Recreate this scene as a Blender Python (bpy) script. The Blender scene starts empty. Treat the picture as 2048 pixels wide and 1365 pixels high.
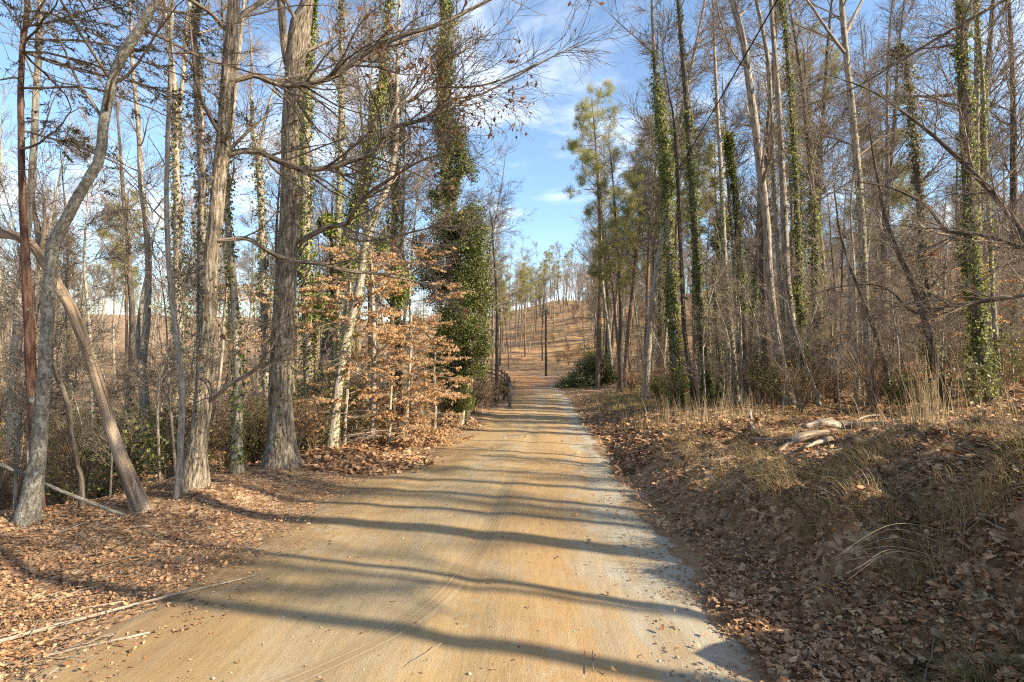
import bpy, math, random
import numpy as np
from math import radians, pi

S = bpy.context.scene
COL = S.collection
# ------------------------------------------------------------------ camera
F = 1100.0                      # focal length in photo pixels (2048 wide)
CAMZ = 1.6
cd = bpy.data.cameras.new("camera"); cam = bpy.data.objects.new("camera", cd)
COL.objects.link(cam); S.camera = cam
cam.location = (0, 0, CAMZ); cam.rotation_euler = (radians(90), 0, 0)
cd.sensor_width = 36.0; cd.lens = 36.0 * F / 2048.0
cd.clip_start = 0.05; cd.clip_end = 2500
# ------------------------------------------------------------------ light
SUN_EL = 28.5
SUN_DIR = np.array([0.945, -0.327])          # horizontal direction towards the sun
w = bpy.data.worlds.new("World"); S.world = w; w.use_nodes = True
nt = w.node_tree; nt.nodes.clear()
def N(t, typ, **kw):
    n = t.nodes.new(typ)
    for k, v in kw.items(): setattr(n, k, v)
    return n
wo = N(nt, 'ShaderNodeOutputWorld'); bg = N(nt, 'ShaderNodeBackground')
sky = N(nt, 'ShaderNodeTexSky', sky_type='NISHITA', sun_disc=False)
sky.sun_elevation = radians(SUN_EL)
sky.sun_rotation = math.atan2(SUN_DIR[0], SUN_DIR[1])
sky.air_density = 1.0; sky.dust_density = 0.35; sky.ozone_density = 2.2
tc = N(nt, 'ShaderNodeTexCoord')
sep = N(nt, 'ShaderNodeSeparateXYZ'); nt.links.new(tc.outputs['Generated'], sep.inputs[0])
zz = N(nt, 'ShaderNodeMath', operation='ADD'); nt.links.new(sep.outputs[2], zz.inputs[0]); zz.inputs[1].default_value = 0.16
dx = N(nt, 'ShaderNodeMath', operation='DIVIDE'); nt.links.new(sep.outputs[0], dx.inputs[0]); nt.links.new(zz.outputs[0], dx.inputs[1])
dy = N(nt, 'ShaderNodeMath', operation='DIVIDE'); nt.links.new(sep.outputs[1], dy.inputs[0]); nt.links.new(zz.outputs[0], dy.inputs[1])
cmb = N(nt, 'ShaderNodeCombineXYZ'); nt.links.new(dx.outputs[0], cmb.inputs[0]); nt.links.new(dy.outputs[0], cmb.inputs[1])
cmb.inputs[2].default_value = 8.4
cn = N(nt, 'ShaderNodeTexNoise'); cn.inputs['Scale'].default_value = 1.5; cn.inputs['Detail'].default_value = 9; cn.inputs['Roughness'].default_value = 0.58
cn.inputs['Distortion'].default_value = 0.25
nt.links.new(cmb.outputs[0], cn.inputs['Vector'])
cr = N(nt, 'ShaderNodeMapRange'); cr.inputs[1].default_value = 0.47; cr.inputs[2].default_value = 0.66
cr.inputs[3].default_value = 0.04; cr.inputs[4].default_value = 0.8; cr.interpolation_type = 'SMOOTHSTEP'
nt.links.new(cn.outputs[0], cr.inputs[0])
tint = N(nt, 'ShaderNodeMix', data_type='RGBA', blend_type='MULTIPLY'); tint.inputs[0].default_value = 1.0
nt.links.new(sky.outputs[0], tint.inputs[6]); tint.inputs[7].default_value = (1.02, 1.12, 1.16, 1)
cm = N(nt, 'ShaderNodeMix', data_type='RGBA'); nt.links.new(cr.outputs[0], cm.inputs[0])
nt.links.new(tint.outputs[2], cm.inputs[6]); cm.inputs[7].default_value = (6.2, 6.6, 7.2, 1)
nt.links.new(cm.outputs[2], bg.inputs[0]); bg.inputs[1].default_value = 0.088
nt.links.new(bg.outputs[0], wo.inputs[0])
sl = bpy.data.lights.new("sun", 'SUN'); so = bpy.data.objects.new("sun", sl); COL.objects.link(so)
sl.energy = 5.0; sl.angle = radians(0.5); sl.color = (1.0, 0.87, 0.65)
from mathutils import Vector
ce = math.cos(radians(SUN_EL))
so.rotation_euler = Vector((SUN_DIR[0]*ce, SUN_DIR[1]*ce, math.sin(radians(SUN_EL)))).to_track_quat('Z', 'Y').to_euler()
so.location = (20, -7, 30)
S.view_settings.view_transform = 'Standard'; S.view_settings.look = 'None'
S.view_settings.exposure = 1.46; S.view_settings.gamma = 1.0
S.cycles.use_denoising = False; S.cycles.filter_width = 1.15; S.cycles.sample_clamp_indirect = 3.0
S.cycles.max_bounces = 5; S.cycles.diffuse_bounces = 3; S.cycles.transmission_bounces = 3; S.cycles.glossy_bounces = 2

# ------------------------------------------------------------------ materials
def ramp(t, stops, interp='LINEAR'):
    r = N(t, 'ShaderNodeValToRGB'); r.color_ramp.interpolation = interp
    e = r.color_ramp.elements
    while len(e) > 1: e.remove(e[0])
    e[0].position = stops[0][0]; e[0].color = (*stops[0][1], 1)
    for p, c in stops[1:]:
        x = e.new(p); x.color = (*c, 1)
    return r
def newmat(name):
    m = bpy.data.materials.new(name); m.use_nodes = True; t = m.node_tree
    b = t.nodes['Principled BSDF']; b.inputs['Roughness'].default_value = 0.85
    b.inputs['Specular IOR Level'].default_value = 0.25
    return m, t, b
def noise(t, vec, scale, detail=4, rough=0.55):
    n = N(t, 'ShaderNodeTexNoise'); n.inputs['Scale'].default_value = scale
    n.inputs['Detail'].default_value = detail; n.inputs['Roughness'].default_value = rough
    if vec is not None: t.links.new(vec, n.inputs['Vector'])
    return n
def attr(t, name='bk'):
    a = N(t, 'ShaderNodeAttribute'); a.attribute_name = name; return a
def mapping(t, vec, sc):
    m = N(t, 'ShaderNodeMapping'); m.inputs['Scale'].default_value = sc; t.links.new(vec, m.inputs[0]); return m.outputs[0]
def mix(t, f, a, b, mode='MIX'):
    m = N(t, 'ShaderNodeMix', data_type='RGBA', blend_type=mode)
    for i, v in ((0, f), (6, a), (7, b)):
        if hasattr(v, 'is_output'): t.links.new(v, m.inputs[i])
        elif isinstance(v, tuple): m.inputs[i].default_value = (*v, 1)
        else: m.inputs[i].default_value = v
    return m.outputs[2]
def mr(t, v, a, b, c=0., d=1.):
    m = N(t, 'ShaderNodeMapRange'); m.inputs[1].default_value = a; m.inputs[2].default_value = b
    m.inputs[3].default_value = c; m.inputs[4].default_value = d; t.links.new(v, m.inputs[0]); return m.outputs[0]
def bump(t, b, h, strength=0.5, dist=0.02):
    n = N(t, 'ShaderNodeBump'); n.inputs['Strength'].default_value = strength; n.inputs['Distance'].default_value = dist
    t.links.new(h, n.inputs['Height']); t.links.new(n.outputs[0], b.inputs['Normal']); return n

def bark(name, dark, mid, light, ridge=26, lich=0.25, lcol=(0.42, 0.44, 0.36), stretch=0.16, bd=0.02, ls=5.5):
    m, t, b = newmat(name); a = attr(t)
    v = mapping(t, a.outputs['Vector'], (1, 1, stretch))
    n1 = noise(t, v, ridge, 5, 0.6)
    n2 = noise(t, a.outputs['Vector'], ls, 6, 0.68)
    n3 = noise(t, a.outputs['Vector'], 60, 3, 0.6)
    r = ramp(t, [(0.33, dark), (0.52, mid), (0.68, light)]); t.links.new(n1.outputs[0], r.inputs[0])
    lm = mr(t, n2.outputs[0], 0.66 - lich*0.3, 0.72 - lich*0.1)
    c = mix(t, lm, r.outputs[0], lcol)
    sh = mr(t, n3.outputs[0], 0.3, 0.7, 0.72, 1.25)
    hs = N(t, 'ShaderNodeHueSaturation'); t.links.new(c, hs.inputs['Color']); t.links.new(sh, hs.inputs['Value'])
    t.links.new(hs.outputs[0], b.inputs['Base Color'])
    bump(t, b, n1.outputs[0], 1.0, bd); b.inputs['Roughness'].default_value = 0.95
    return m
M = {}
M['oak'] = bark('oak_bark', (0.05, 0.037, 0.026), (0.25, 0.2, 0.145), (0.50, 0.425, 0.325), 32, 0.15, bd=0.06)
M['pale'] = bark('pale_bark', (0.13, 0.105, 0.08), (0.31, 0.26, 0.20), (0.48, 0.42, 0.33), 30, 0.3)
M['lichen'] = bark('lichen_bark', (0.09, 0.08, 0.062), (0.20, 0.18, 0.145), (0.33, 0.31, 0.26), 34, 0.45, (0.33, 0.335, 0.29), 0.5, bd=.04, ls=13)
M['dark'] = bark('dark_bark', (0.035, 0.027, 0.02), (0.10, 0.08, 0.06), (0.20, 0.165, 0.125), 26, 0.1)
M['red'] = bark('cedar_bark', (0.05, 0.025, 0.018), (0.14, 0.075, 0.05), (0.24, 0.15, 0.10), 34, 0.05)
M['dead'] = bark('dead_wood', (0.09, 0.065, 0.045), (0.26, 0.19, 0.13), (0.42, 0.33, 0.24), 20, 0.1, stretch=0.08)
M['pine'] = bark('pine_bark', (0.07, 0.045, 0.03), (0.20, 0.135, 0.095), (0.32, 0.24, 0.18), 18, 0.1, stretch=0.4)
M['grey'] = bark('grey_bark', (0.085, 0.068, 0.05), (0.26, 0.215, 0.165), (0.44, 0.38, 0.30), 22, 0.2)
M['twig'] = bark('twig_bark', (0.10, 0.077, 0.055), (0.23, 0.182, 0.135), (0.40, 0.325, 0.245), 9, 0.0)
M['twigd'] = bark('dark_twig_bark', (0.07, 0.05, 0.038), (0.15, 0.115, 0.085), (0.27, 0.215, 0.16), 9, 0.0)
M['brush'] = bark('brown_stem', (0.09, 0.058, 0.036), (0.235, 0.155, 0.095), (0.40, 0.285, 0.185), 9, 0.0)
M['log'] = bark('bleached_wood', (0.08, 0.06, 0.045), (0.28, 0.225, 0.17), (0.50, 0.43, 0.35), 22, 0.3, (0.12, 0.09, 0.06), stretch=0.08, bd=0.05)
M['fence'] = bark('fence_wood', (0.035, 0.025, 0.018), (0.09, 0.065, 0.048), (0.17, 0.13, 0.10), 20, 0.0)
M['fencep'] = bark('grey_post_wood', (0.12, 0.10, 0.07), (0.27, 0.23, 0.18), (0.42, 0.37, 0.3), 20, 0.0)
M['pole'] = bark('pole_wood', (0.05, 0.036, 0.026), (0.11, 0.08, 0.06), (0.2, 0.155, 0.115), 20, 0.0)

def leafmat(name, cols, trans=0.3, rough=0.6, spec=0.3):
    m, t, b = newmat(name); a = attr(t); sp = N(t, 'ShaderNodeSeparateXYZ'); t.links.new(a.outputs['Vector'], sp.inputs[0])
    k = len(cols); r = ramp(t, [(i/(k-1), c) for i, c in enumerate(cols)]); t.links.new(sp.outputs[0], r.inputs[0])
    n = noise(t, None, 34, 3); tcx = N(t, 'ShaderNodeTexCoord'); t.links.new(tcx.outputs['Object'], n.inputs['Vector'])
    v = mr(t, n.outputs[0], 0.3, 0.7, 0.75, 1.22)
    hs = N(t, 'ShaderNodeHueSaturation'); t.links.new(r.outputs[0], hs.inputs['Color']); t.links.new(v, hs.inputs['Value'])
    t.links.new(hs.outputs[0], b.inputs['Base Color']); b.inputs['Roughness'].default_value = rough
    b.inputs['Specular IOR Level'].default_value = spec
    if trans > 0:
        tr = N(t, 'ShaderNodeBsdfTranslucent'); t.links.new(hs.outputs[0], tr.inputs[0])
        ms = N(t, 'ShaderNodeMixShader'); ms.inputs[0].default_value = trans
        t.links.new(b.outputs[0], ms.inputs[1]); t.links.new(tr.outputs[0], ms.inputs[2])
        t.links.new(ms.outputs[0], t.nodes['Material Output'].inputs[0])
    return m
M['ivy'] = leafmat('ivy_leaf', [(0.04, 0.06, 0.014), (0.10, 0.13, 0.025), (0.23, 0.26, 0.05), (0.42, 0.41, 0.13)], 0.4, 0.6, 0.25)
M['ivyd'] = leafmat('dry_ivy_leaf', [(0.06, 0.08, 0.03), (0.14, 0.15, 0.07), (0.25, 0.22, 0.12), (0.36, 0.30, 0.18)], 0.25, 0.65, .2)
M['holly'] = leafmat('evergreen_leaf', [(0.03, 0.045, 0.012), (0.07, 0.09, 0.02), (0.15, 0.165, 0.035), (0.30, 0.29, 0.09)], 0.25, 0.55, 0.3)
M['laurel'] = leafmat('shrub_leaf', [(0.05, 0.065, 0.02), (0.11, 0.125, 0.035), (0.20, 0.21, 0.06), (0.33, 0.32, 0.12)], 0.3, 0.45, 0.4)
M['beech'] = leafmat('beech_leaf', [(0.37, 0.20, 0.09), (0.55, 0.335, 0.16), (0.67, 0.455, 0.245), (0.79, 0.61, 0.40)], 0.5, 0.6)
M['oakleaf'] = leafmat('dead_oak_leaf', [(0.16, 0.07, 0.03), (0.32, 0.15, 0.065), (0.46, 0.26, 0.12)], 0.35, 0.6)
M['cedar'] = leafmat('hemlock_needle', [(0.04, 0.05, 0.02), (0.075, 0.075, 0.032), (0.12, 0.095, 0.05), (0.15, 0.10, 0.06)], 0.2, 0.7)
M['needle'] = leafmat('pine_needle', [(0.15, 0.17, 0.05), (0.27, 0.27, 0.075), (0.40, 0.36, 0.12), (0.50, 0.42, 0.19)], 0.3, 0.6)
M['litter'] = leafmat('fallen_leaf', [(0.10, 0.05, 0.028), (0.21, 0.105, 0.05), (0.34, 0.17, 0.08), (0.44, 0.25, 0.125), (0.50, 0.33, 0.19), (0.25, 0.16, 0.10)], 0.12, 0.75)
M['grass'] = leafmat('grass_blade', [(0.07, 0.10, 0.02), (0.16, 0.165, 0.04), (0.31, 0.235, 0.10), (0.50, 0.36, 0.19)], 0.3, 0.6)
M['straw'] = leafmat('straw', [(0.34, 0.23, 0.12), (0.46, 0.34, 0.19), (0.60, 0.48, 0.30)], 0.3, 0.6)
m, t, b = newmat('cable'); b.inputs['Base Color'].default_value = (0.012, 0.012, 0.013, 1); b.inputs['Roughness'].default_value = 0.5; M['cable'] = m

# ------------------------------------------------------------------ mesh helpers
class G:
    def __init__(s): s.V = []; s.Q = []; s.T = []; s.A = []; s.n = 0
    def add(s, V, Q=None, T=None, A=None):
        V = np.asarray(V, dtype=np.float32).reshape(-1, 3)
        if len(V) == 0: return s
        s.V.append(V)
        s.A.append(np.zeros_like(V) if A is None else np.asarray(A, dtype=np.float32).reshape(-1, 3))
        if Q is not None and len(Q): s.Q.append(np.asarray(Q).reshape(-1, 4) + s.n)
        if T is not None and len(T): s.T.append(np.asarray(T).reshape(-1, 3) + s.n)
        s.n += len(V); return s
    def mesh(s, name, origin=(0, 0, 0), smooth=True, an='bk'):
        V = np.concatenate(s.V) - np.array(origin, dtype=np.float32); A = np.concatenate(s.A)
        Q = np.concatenate(s.Q) if s.Q else np.zeros((0, 4), int); T = np.concatenate(s.T) if s.T else np.zeros((0, 3), int)
        me = bpy.data.meshes.new(name); me.vertices.add(len(V)); me.vertices.foreach_set('co', V.astype(np.float32).ravel())
        nl = Q.size + T.size; me.loops.add(nl)
        me.loops.foreach_set('vertex_index', np.concatenate([Q.ravel(), T.ravel()]).astype(np.int32))
        np_ = len(Q) + len(T); me.polygons.add(np_)
        st = np.concatenate([np.arange(len(Q))*4, Q.size + np.arange(len(T))*3]).astype(np.int32)
        me.polygons.foreach_set('loop_start', st)
        me.update(calc_edges=True)
        if smooth: me.polygons.foreach_set('use_smooth', np.ones(np_, dtype=bool))
        a = me.attributes.new(an, 'FLOAT_VECTOR', 'POINT'); a.data.foreach_set('vector', A.ravel())
        me.validate()
        return me
def put(name, g, mat, parent=None, origin=(0, 0, 0), smooth=True, loc=None, an='bk'):
    if g.n == 0: return None
    me = g.mesh(name, origin, smooth, an); me.materials.append(M[mat] if isinstance(mat, str) else mat)
    o = bpy.data.objects.new(name, me); COL.objects.link(o)
    if parent is not None: o.parent = parent
    if loc is not None: o.location = loc
    return o
def tag(o, label=None, cat=None, group=None, kind=None):
    if label: o['label'] = label
    if cat: o['category'] = cat
    if group: o['group'] = group
    if kind: o['kind'] = kind
    return o
def empty(name, loc):
    o = bpy.data.objects.new(name, None); COL.objects.link(o); o.location = loc; o.empty_display_size = 0.2; return o
def copy_tree(o, loc, rz=0., sc=(1, 1, 1), label=None, group=None):
    c = o.copy(); COL.objects.link(c); c.location = loc; c.rotation_euler = (0, 0, rz); c.scale = sc
    if label: c['label'] = label
    if group: c['group'] = group
    for ch in list(o.children):
        d = ch.copy(); COL.objects.link(d); d.parent = c
    return c
def nrm(v): return v / np.maximum(np.linalg.norm(v, axis=-1, keepdims=True), 1e-9)
RS = np.random.RandomState
def tubes(g, C, R, m=6, lump=0.0, seed=0, cap=False):
    C = np.asarray(C, float); R = np.asarray(R, float)
    if C.ndim == 2: C = C[None]; R = R[None]
    n, k, _ = C.shape
    if n == 0: return
    T = nrm(np.gradient(C, axis=1)); mt = nrm(T.mean(1))
    ref = np.where(np.abs(mt[:, 2:3]) > 0.7, np.array([[0., 1., 0.]]), np.array([[0., 0., 1.]]))
    Nn = nrm(np.cross(T, ref[:, None, :])); B = np.cross(T, Nn)
    a = np.arange(m)*2*pi/m; ca = np.cos(a)[None, None, :, None]; sa = np.sin(a)[None, None, :, None]
    L = np.concatenate([np.zeros((n, 1)), np.cumsum(np.linalg.norm(np.diff(C, axis=1), axis=2), 1)], 1)
    RR = R[:, :, None, None]*np.ones((1, 1, m, 1))
    if lump > 0:
        r = RS(seed)
        f = 0
        for q in range(1, 5):
            f = f + np.sin(q*a[None, None, :] + r.rand()*6 + np.sin(L*(0.7+r.rand()*1.8)+r.rand()*6)[:, :, None]*1.2)*np.sin(L*(1+r.rand()*3*q)+r.rand()*6)[:, :, None]/q
        RR = RR*(1 + lump*f[..., None])
    V = C[:, :, None, :] + (Nn[:, :, None, :]*ca + B[:, :, None, :]*sa)*RR
    off = RS(seed+7).rand(n, 1, 1)*9
    A = np.stack([np.cos(a)[None, None, :]*RR[..., 0] + off, np.sin(a)[None, None, :]*RR[..., 0] + off, np.repeat(L[:, :, None], m, 2)], -1)
    idx = np.arange(n*k*m).reshape(n, k, m)
    i0 = idx[:, :-1, :]; i1 = idx[:, 1:, :]
    Q = np.stack([i0, np.roll(i0, -1, 2), np.roll(i1, -1, 2), i1], -1)
    if cap:
        base = n*k*m; Vc = np.concatenate([V.reshape(-1, 3), C[:, 0], C[:, -1]]); Ac = np.concatenate([A.reshape(-1, 3), A[:, 0, 0], A[:, -1, 0]])
        Tt = []
        for i in range(n):
            for j in range(m):
                Tt.append((base+i, idx[i, 0, (j+1) % m], idx[i, 0, j])); Tt.append((base+n+i, idx[i, -1, j], idx[i, -1, (j+1) % m]))
        g.add(Vc, Q, Tt, Ac)
    else: g.add(V, Q, None, A)
def spawn(r, C, R, n, t=(.3, 1.), L=(.3, .5), frac=True, ang=(.6, 1.1), k=6, grav=0., wob=.12, rr=.5, rmin=.003, flat=0., taper=.8, rmax=9.):
    C = np.asarray(C, float); R = np.asarray(R, float)
    if C.ndim == 2: C = C[None]; R = R[None]
    nc, K, _ = C.shape
    if n <= 0: return np.zeros((0, k, 3)), np.zeros((0, k))
    ln = np.linalg.norm(np.diff(C, axis=1), axis=2).sum(1)
    ci = r.choice(nc, n, p=ln/ln.sum()); tt = r.uniform(t[0], t[1], n); f = tt*(K-1); i = np.minimum(f.astype(int), K-2); f = (f-i)[:, None]
    P = C[ci, i]*(1-f) + C[ci, i+1]*f; T = nrm(C[ci, i+1]-C[ci, i]); rad = R[ci, i]*(1-f[:, 0]) + R[ci, i+1]*f[:, 0]
    rv = r.normal(size=(n, 3)); rv[:, 2] *= (1-flat); pp = nrm(rv - (rv*T).sum(1, keepdims=True)*T)
    if flat > 0: pp[:, 2] *= (1-flat); pp = nrm(pp)
    an = r.uniform(ang[0], ang[1], n)[:, None]; d = nrm(np.cos(an)*T + np.sin(an)*pp)
    Ln = r.uniform(L[0], L[1], n)
    if frac: Ln = Ln*ln[ci]
    Ln = Ln*(1.15-.6*tt)
    r0 = np.minimum(np.maximum(rad*rr*r.uniform(.7, 1., n), rmin), rmax); r0 = np.minimum(r0, np.maximum(Ln*.028, rmin))
    out = np.zeros((n, k, 3)); out[:, 0] = P; st = (Ln/(k-1))[:, None]
    for j in range(1, k):
        out[:, j] = out[:, j-1] + d*st
        d = d + r.normal(size=(n, 3))*wob; d[:, 2] += grav
        if flat > 0: d[:, 2] *= (1-flat*.6)
        d = nrm(d)
    s = np.linspace(0, 1, k)[None, :]
    RRr = np.maximum(r0[:, None]*(1-s)**taper, rmin*.7)
    return out, RRr
def onc(r, C, n, t=(0., 1.)):
    nc, K, _ = C.shape; ci = r.randint(0, nc, n); f = r.uniform(t[0], t[1], n)*(K-1); i = np.minimum(f.astype(int), K-2); f = (f-i)[:, None]
    return C[ci, i]*(1-f)+C[ci, i+1]*f, nrm(C[ci, i+1]-C[ci, i])
def leaves(g, r, P, D, Nn, s, wd=.38, fold=.12, rnd=None):
    n = len(P)
    if n == 0: return
    D = nrm(D); W = nrm(np.cross(D, Nn)); U = np.cross(W, D); s = np.asarray(s).reshape(-1, 1)*np.ones((n, 1))
    V = np.stack([P, P+D*s*.45+W*s*wd+U*s*fold, P+D*s, P+D*s*.45-W*s*wd+U*s*fold], 1)
    if rnd is None: rnd = r.rand(n)
    A = np.zeros((n, 4, 3)); A[:, :, 0] = rnd[:, None]
    Q = np.arange(4*n).reshape(n, 4); Tt = np.concatenate([Q[:, [0, 1, 2]], Q[:, [0, 2, 3]]])
    g.add(V, None, Tt, A)
LOBE = None
def lobed(g, r, P, s, tilt=.5, rnd=None):
    # fallen leaves with a lobed outline and a curl of their own
    n = len(P); m = 13; th = np.arange(m)*2*pi/m
    kind = r.rand(n) < .6
    ra = np.where(np.arange(m) % 2 == 0, 1., .62); rb = 1-.12*np.abs(np.sin(th*1.5))
    rad = np.where(kind[:, None], ra[None], rb[None]*.8)*r.uniform(.8, 1.1, (n, m))
    asp = r.uniform(.45, .8, n)[:, None]
    x = np.cos(th)[None]*rad; y = np.sin(th)[None]*rad*asp
    x = np.concatenate([np.zeros((n, 1)), x], 1); y = np.concatenate([np.zeros((n, 1)), y], 1)
    c1 = r.normal(0, .35, (n, 1)); c2 = r.uniform(-.9, 1.1, (n, 1)); z = c1*x*x + c2*y*y + .25*r.normal(size=(n, 1))*x*y
    L = np.stack([x, y, z], -1)*np.asarray(s).reshape(-1, 1, 1)*.5
    az = r.rand(n)*2*pi; e = nrm(np.stack([np.cos(az), np.sin(az), r.normal(0, tilt, n)], 1)); up = nrm(np.array([[0, 0, 1.]]) + r.normal(0, tilt, (n, 3)))
    f = nrm(np.cross(up, e)); u = np.cross(e, f)
    V = P[:, None] + L[..., 0:1]*e[:, None] + L[..., 1:2]*f[:, None] + L[..., 2:3]*u[:, None]
    base = np.arange(n)[:, None]*(m+1); j = np.arange(m)
    T = np.stack([np.broadcast_to(base, (n, m)), base+1+j, base+1+(j+1) % m], -1)
    A = np.zeros((n, m+1, 3)); A[..., 0] = (r.rand(n) if rnd is None else rnd)[:, None]
    g.add(V, None, T, A)
def catmull(P, n):
    P = np.asarray(P, float)
    if len(P) == 2: s = np.linspace(0, 1, n)[:, None]; return P[0]*(1-s)+P[1]*s
    q = np.concatenate([[2*P[0]-P[1]], P, [2*P[-1]-P[-2]]]); u = np.linspace(0, len(P)-1-1e-6, n); i = u.astype(int); f = (u-i)[:, None]
    a, b, c, d = q[i], q[i+1], q[i+2], q[i+3]
    return .5*((2*b)+(c-a)*f+(2*a-5*b+4*c-d)*f*f+(3*b-a-3*c+d)*f**3)
# ------------------------------------------------------------------ terrain
def hsh(ix, iy, s): 
    v = np.sin(ix*127.1+iy*311.7+s*74.7)*43758.5453; return v-np.floor(v)
def vn(x, y, sc, s=0):
    x = np.asarray(x, float)*sc; y = np.asarray(y, float)*sc; ix = np.floor(x); iy = np.floor(y); fx = x-ix; fy = y-iy
    fx = fx*fx*(3-2*fx); fy = fy*fy*(3-2*fy)
    return (hsh(ix, iy, s)*(1-fx)+hsh(ix+1, iy, s)*fx)*(1-fy)+(hsh(ix, iy+1, s)*(1-fx)+hsh(ix+1, iy+1, s)*fx)*fy
def sm(x): x = np.clip(x, 0, 1); return x*x*(3-2*x)
RY = [-30, 0, 2.9, 5.1, 7.2, 9.1, 12.3, 15.6, 18.9, 25, 31, 38, 46, 55, 63, 70, 76, 84, 100]
RL = [-2.6, -2.55, -2.5, -2.5, -2.35, -1.93, -1.6, -1.33, -1.18, -.7, .1, .1, -.2, -.9, -2.4, -5., -9., -16, -34]
RR_ = [1.3, 1.4, 1.49, 1.57, 1.62, 1.75, 2.02, 2.28, 2.54, 2.86, 3.27, 3.45, 3.2, 2.6, 1.4, -1., -4., -9, -24]
def rl(y): return np.interp(y, RY, RL)
def rrt(y): return np.interp(y, RY, RR_)
ZY = [-30, 0, 10, 19, 25, 31, 38, 46, 55, 63, 70, 400]; ZZ = [1.6, 0, -.68, -1.29, -1.54, -1.71, -1.81, -1.9, -2.03, -2.16, -2.22, -2.3]
def zr(y):
    y = np.asarray(y, float); return (np.interp(y-1.5, ZY, ZZ)+np.interp(y, ZY, ZZ)*2+np.interp(y+1.5, ZY, ZZ))/4
def xl(y): return np.interp(y, [-30, 0, 5, 6.5, 8, 9.2, 13, 18, 25, 31, 50, 70], [-5.6, -5.3, -4.9, -4.35, -4.2, -4.1, -2.75, -2.1, -1.7, -1.0, -3., -9.])
def gz(x, y, micro=True):
    x = np.asarray(x, float); y = np.asarray(y, float)
    z = zr(y); e = x-rrt(y)-.25
    yb = np.clip(y, -30, 66)
    hb = np.interp(y, [0, 3, 5, 7, 9, 14, 20, 30, 40], [1.12, 1.08, .9, .74, .58, .42, .3, .12, 0.])
    wig = (vn(x, y, .45, 3)-.5)*.7
    bank = hb*(.72*sm((e+wig)/1.35)+.34*sm((e+wig*1.6-.7)/1.9))+sm(e/.5)*(1-sm((e-2.6)/1.5))*hb*((vn(x, y, 2.0, 61)-.5)*.46+(vn(x, y, 5., 62)-.5)*.24) + .06*np.maximum(e, 0) + .10*np.maximum(e-13, 0) + .0*np.maximum(e-30, 0)
    z = z + np.where(e > 0, bank, 0)
    e2 = xl(y)-x
    dr = np.interp(y, [-20, 5, 9, 15, 25, 40, 70], [1.2, 1.2, 1.35, 1.35, 1.1, .5, 0])
    left = -dr*sm(e2/5.) + .12*sm((e2+1.6)/1.4)*np.interp(y, [0, 20, 30], [1, 1, 0]) + .028*np.maximum(e2-24, 0) + .03*np.maximum(y-34, 0)*sm(e2/9)
    z = z + np.where(e2 > -2, left, 0)
    hill = .134*(np.sqrt(np.maximum(y-66, 0)**2+64)-8)*np.where(y > 66, 1, 0)
    z = z + hill*(1-.75*sm((y-148)/90.))*np.interp(x, [-60, -12, 12, 40], [.12, .8, 1, .62])
    if micro:
        d = np.maximum(np.maximum(x-rrt(y), rl(y)-x), 0); am = sm(d/1.6)
        z = z + am*((vn(x, y, 1.3, 1)-.5)*.16+(vn(x, y, 3.1, 2)-.5)*.08+(vn(x, y, .25, 5)-.5)*.35*sm(d/6)) 
    return z
def gp(x, y): return np.array([x, y, float(gz(x, y))])
def W(px, py, Y): return np.array([(px-1024)/F*Y, Y, CAMZ-(py-682)/F*Y])
def onray(px, py, ymax=160):
    Y = np.geomspace(2.2, ymax, 3000); z = CAMZ-(py-682)/F*Y; h = gz((px-1024)/F*Y, Y); k = np.argmax(z <= h)
    return float(Y[k]) if (z <= h).any() else None

def axis_pts(lo, hi, fine_lo, fine_hi, fine, grow):
    p = list(np.arange(fine_lo, fine_hi+1e-6, fine)); s = fine
    while p[-1] < hi: s *= grow; p.append(p[-1]+s)
    s = fine
    while p[0] > lo: s *= grow; p.insert(0, p[0]-s)
    return np.array(p)
gx = axis_pts(-700, 700, -7, 9, .10, 1.05); gy = axis_pts(-60, 1500, 1.5, 22, .12, 1.035)
X, Y_ = np.meshgrid(gx, gy); Z = gz(X, Y_)
nx, ny = len(gx), len(gy); idx = np.arange(nx*ny).reshape(ny, nx)
g = G(); A = np.zeros((ny, nx, 3))
e_r = X-rrt(Y_); e_l = rl(Y_)-X
bankm = sm((e_r-.5)/.6)*(1-sm((e_r-9)/5))*(1-sm((Y_-26)/14))
A[..., 0] = bankm                                          # grass and soil of the cut bank
A[..., 1] = sm((Y_-52)/22)*(1-sm((np.abs(X-5)-22)/25))      # open grassy hillside
A[..., 2] = np.maximum(e_r, e_l)
g.add(np.stack([X, Y_, Z], -1), np.stack([idx[:-1, :-1], idx[:-1, 1:], idx[1:, 1:], idx[1:, :-1]], -1), None, A)
m, t, b = newmat('leaf_strewn_earth')
tcx = N(t, 'ShaderNodeTexCoord'); pos = tcx.outputs['Object']
warp = noise(t, pos, 9, 2); va = N(t, 'ShaderNodeVectorMath', operation='SCALE'); t.links.new(warp.outputs[1], va.inputs[0]); va.inputs['Scale'].default_value = .12
vb = N(t, 'ShaderNodeVectorMath', operation='ADD'); t.links.new(pos, vb.inputs[0]); t.links.new(va.outputs[0], vb.inputs[1])
vor = N(t, 'ShaderNodeTexVoronoi'); vor.inputs['Scale'].default_value = 15; t.links.new(vb.outputs[0], vor.inputs['Vector'])
sp = N(t, 'ShaderNodeSeparateColor'); t.links.new(vor.outputs['Color'], sp.inputs[0])
lc = ramp(t, [(0, (0.06, 0.036, 0.022)), (.25, (0.18, 0.10, 0.055)), (.5, (0.33, 0.19, 0.10)), (.75, (0.46, 0.29, 0.165)), (1, (0.55, 0.42, 0.28))]); t.links.new(sp.outputs[0], lc.inputs[0])
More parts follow.
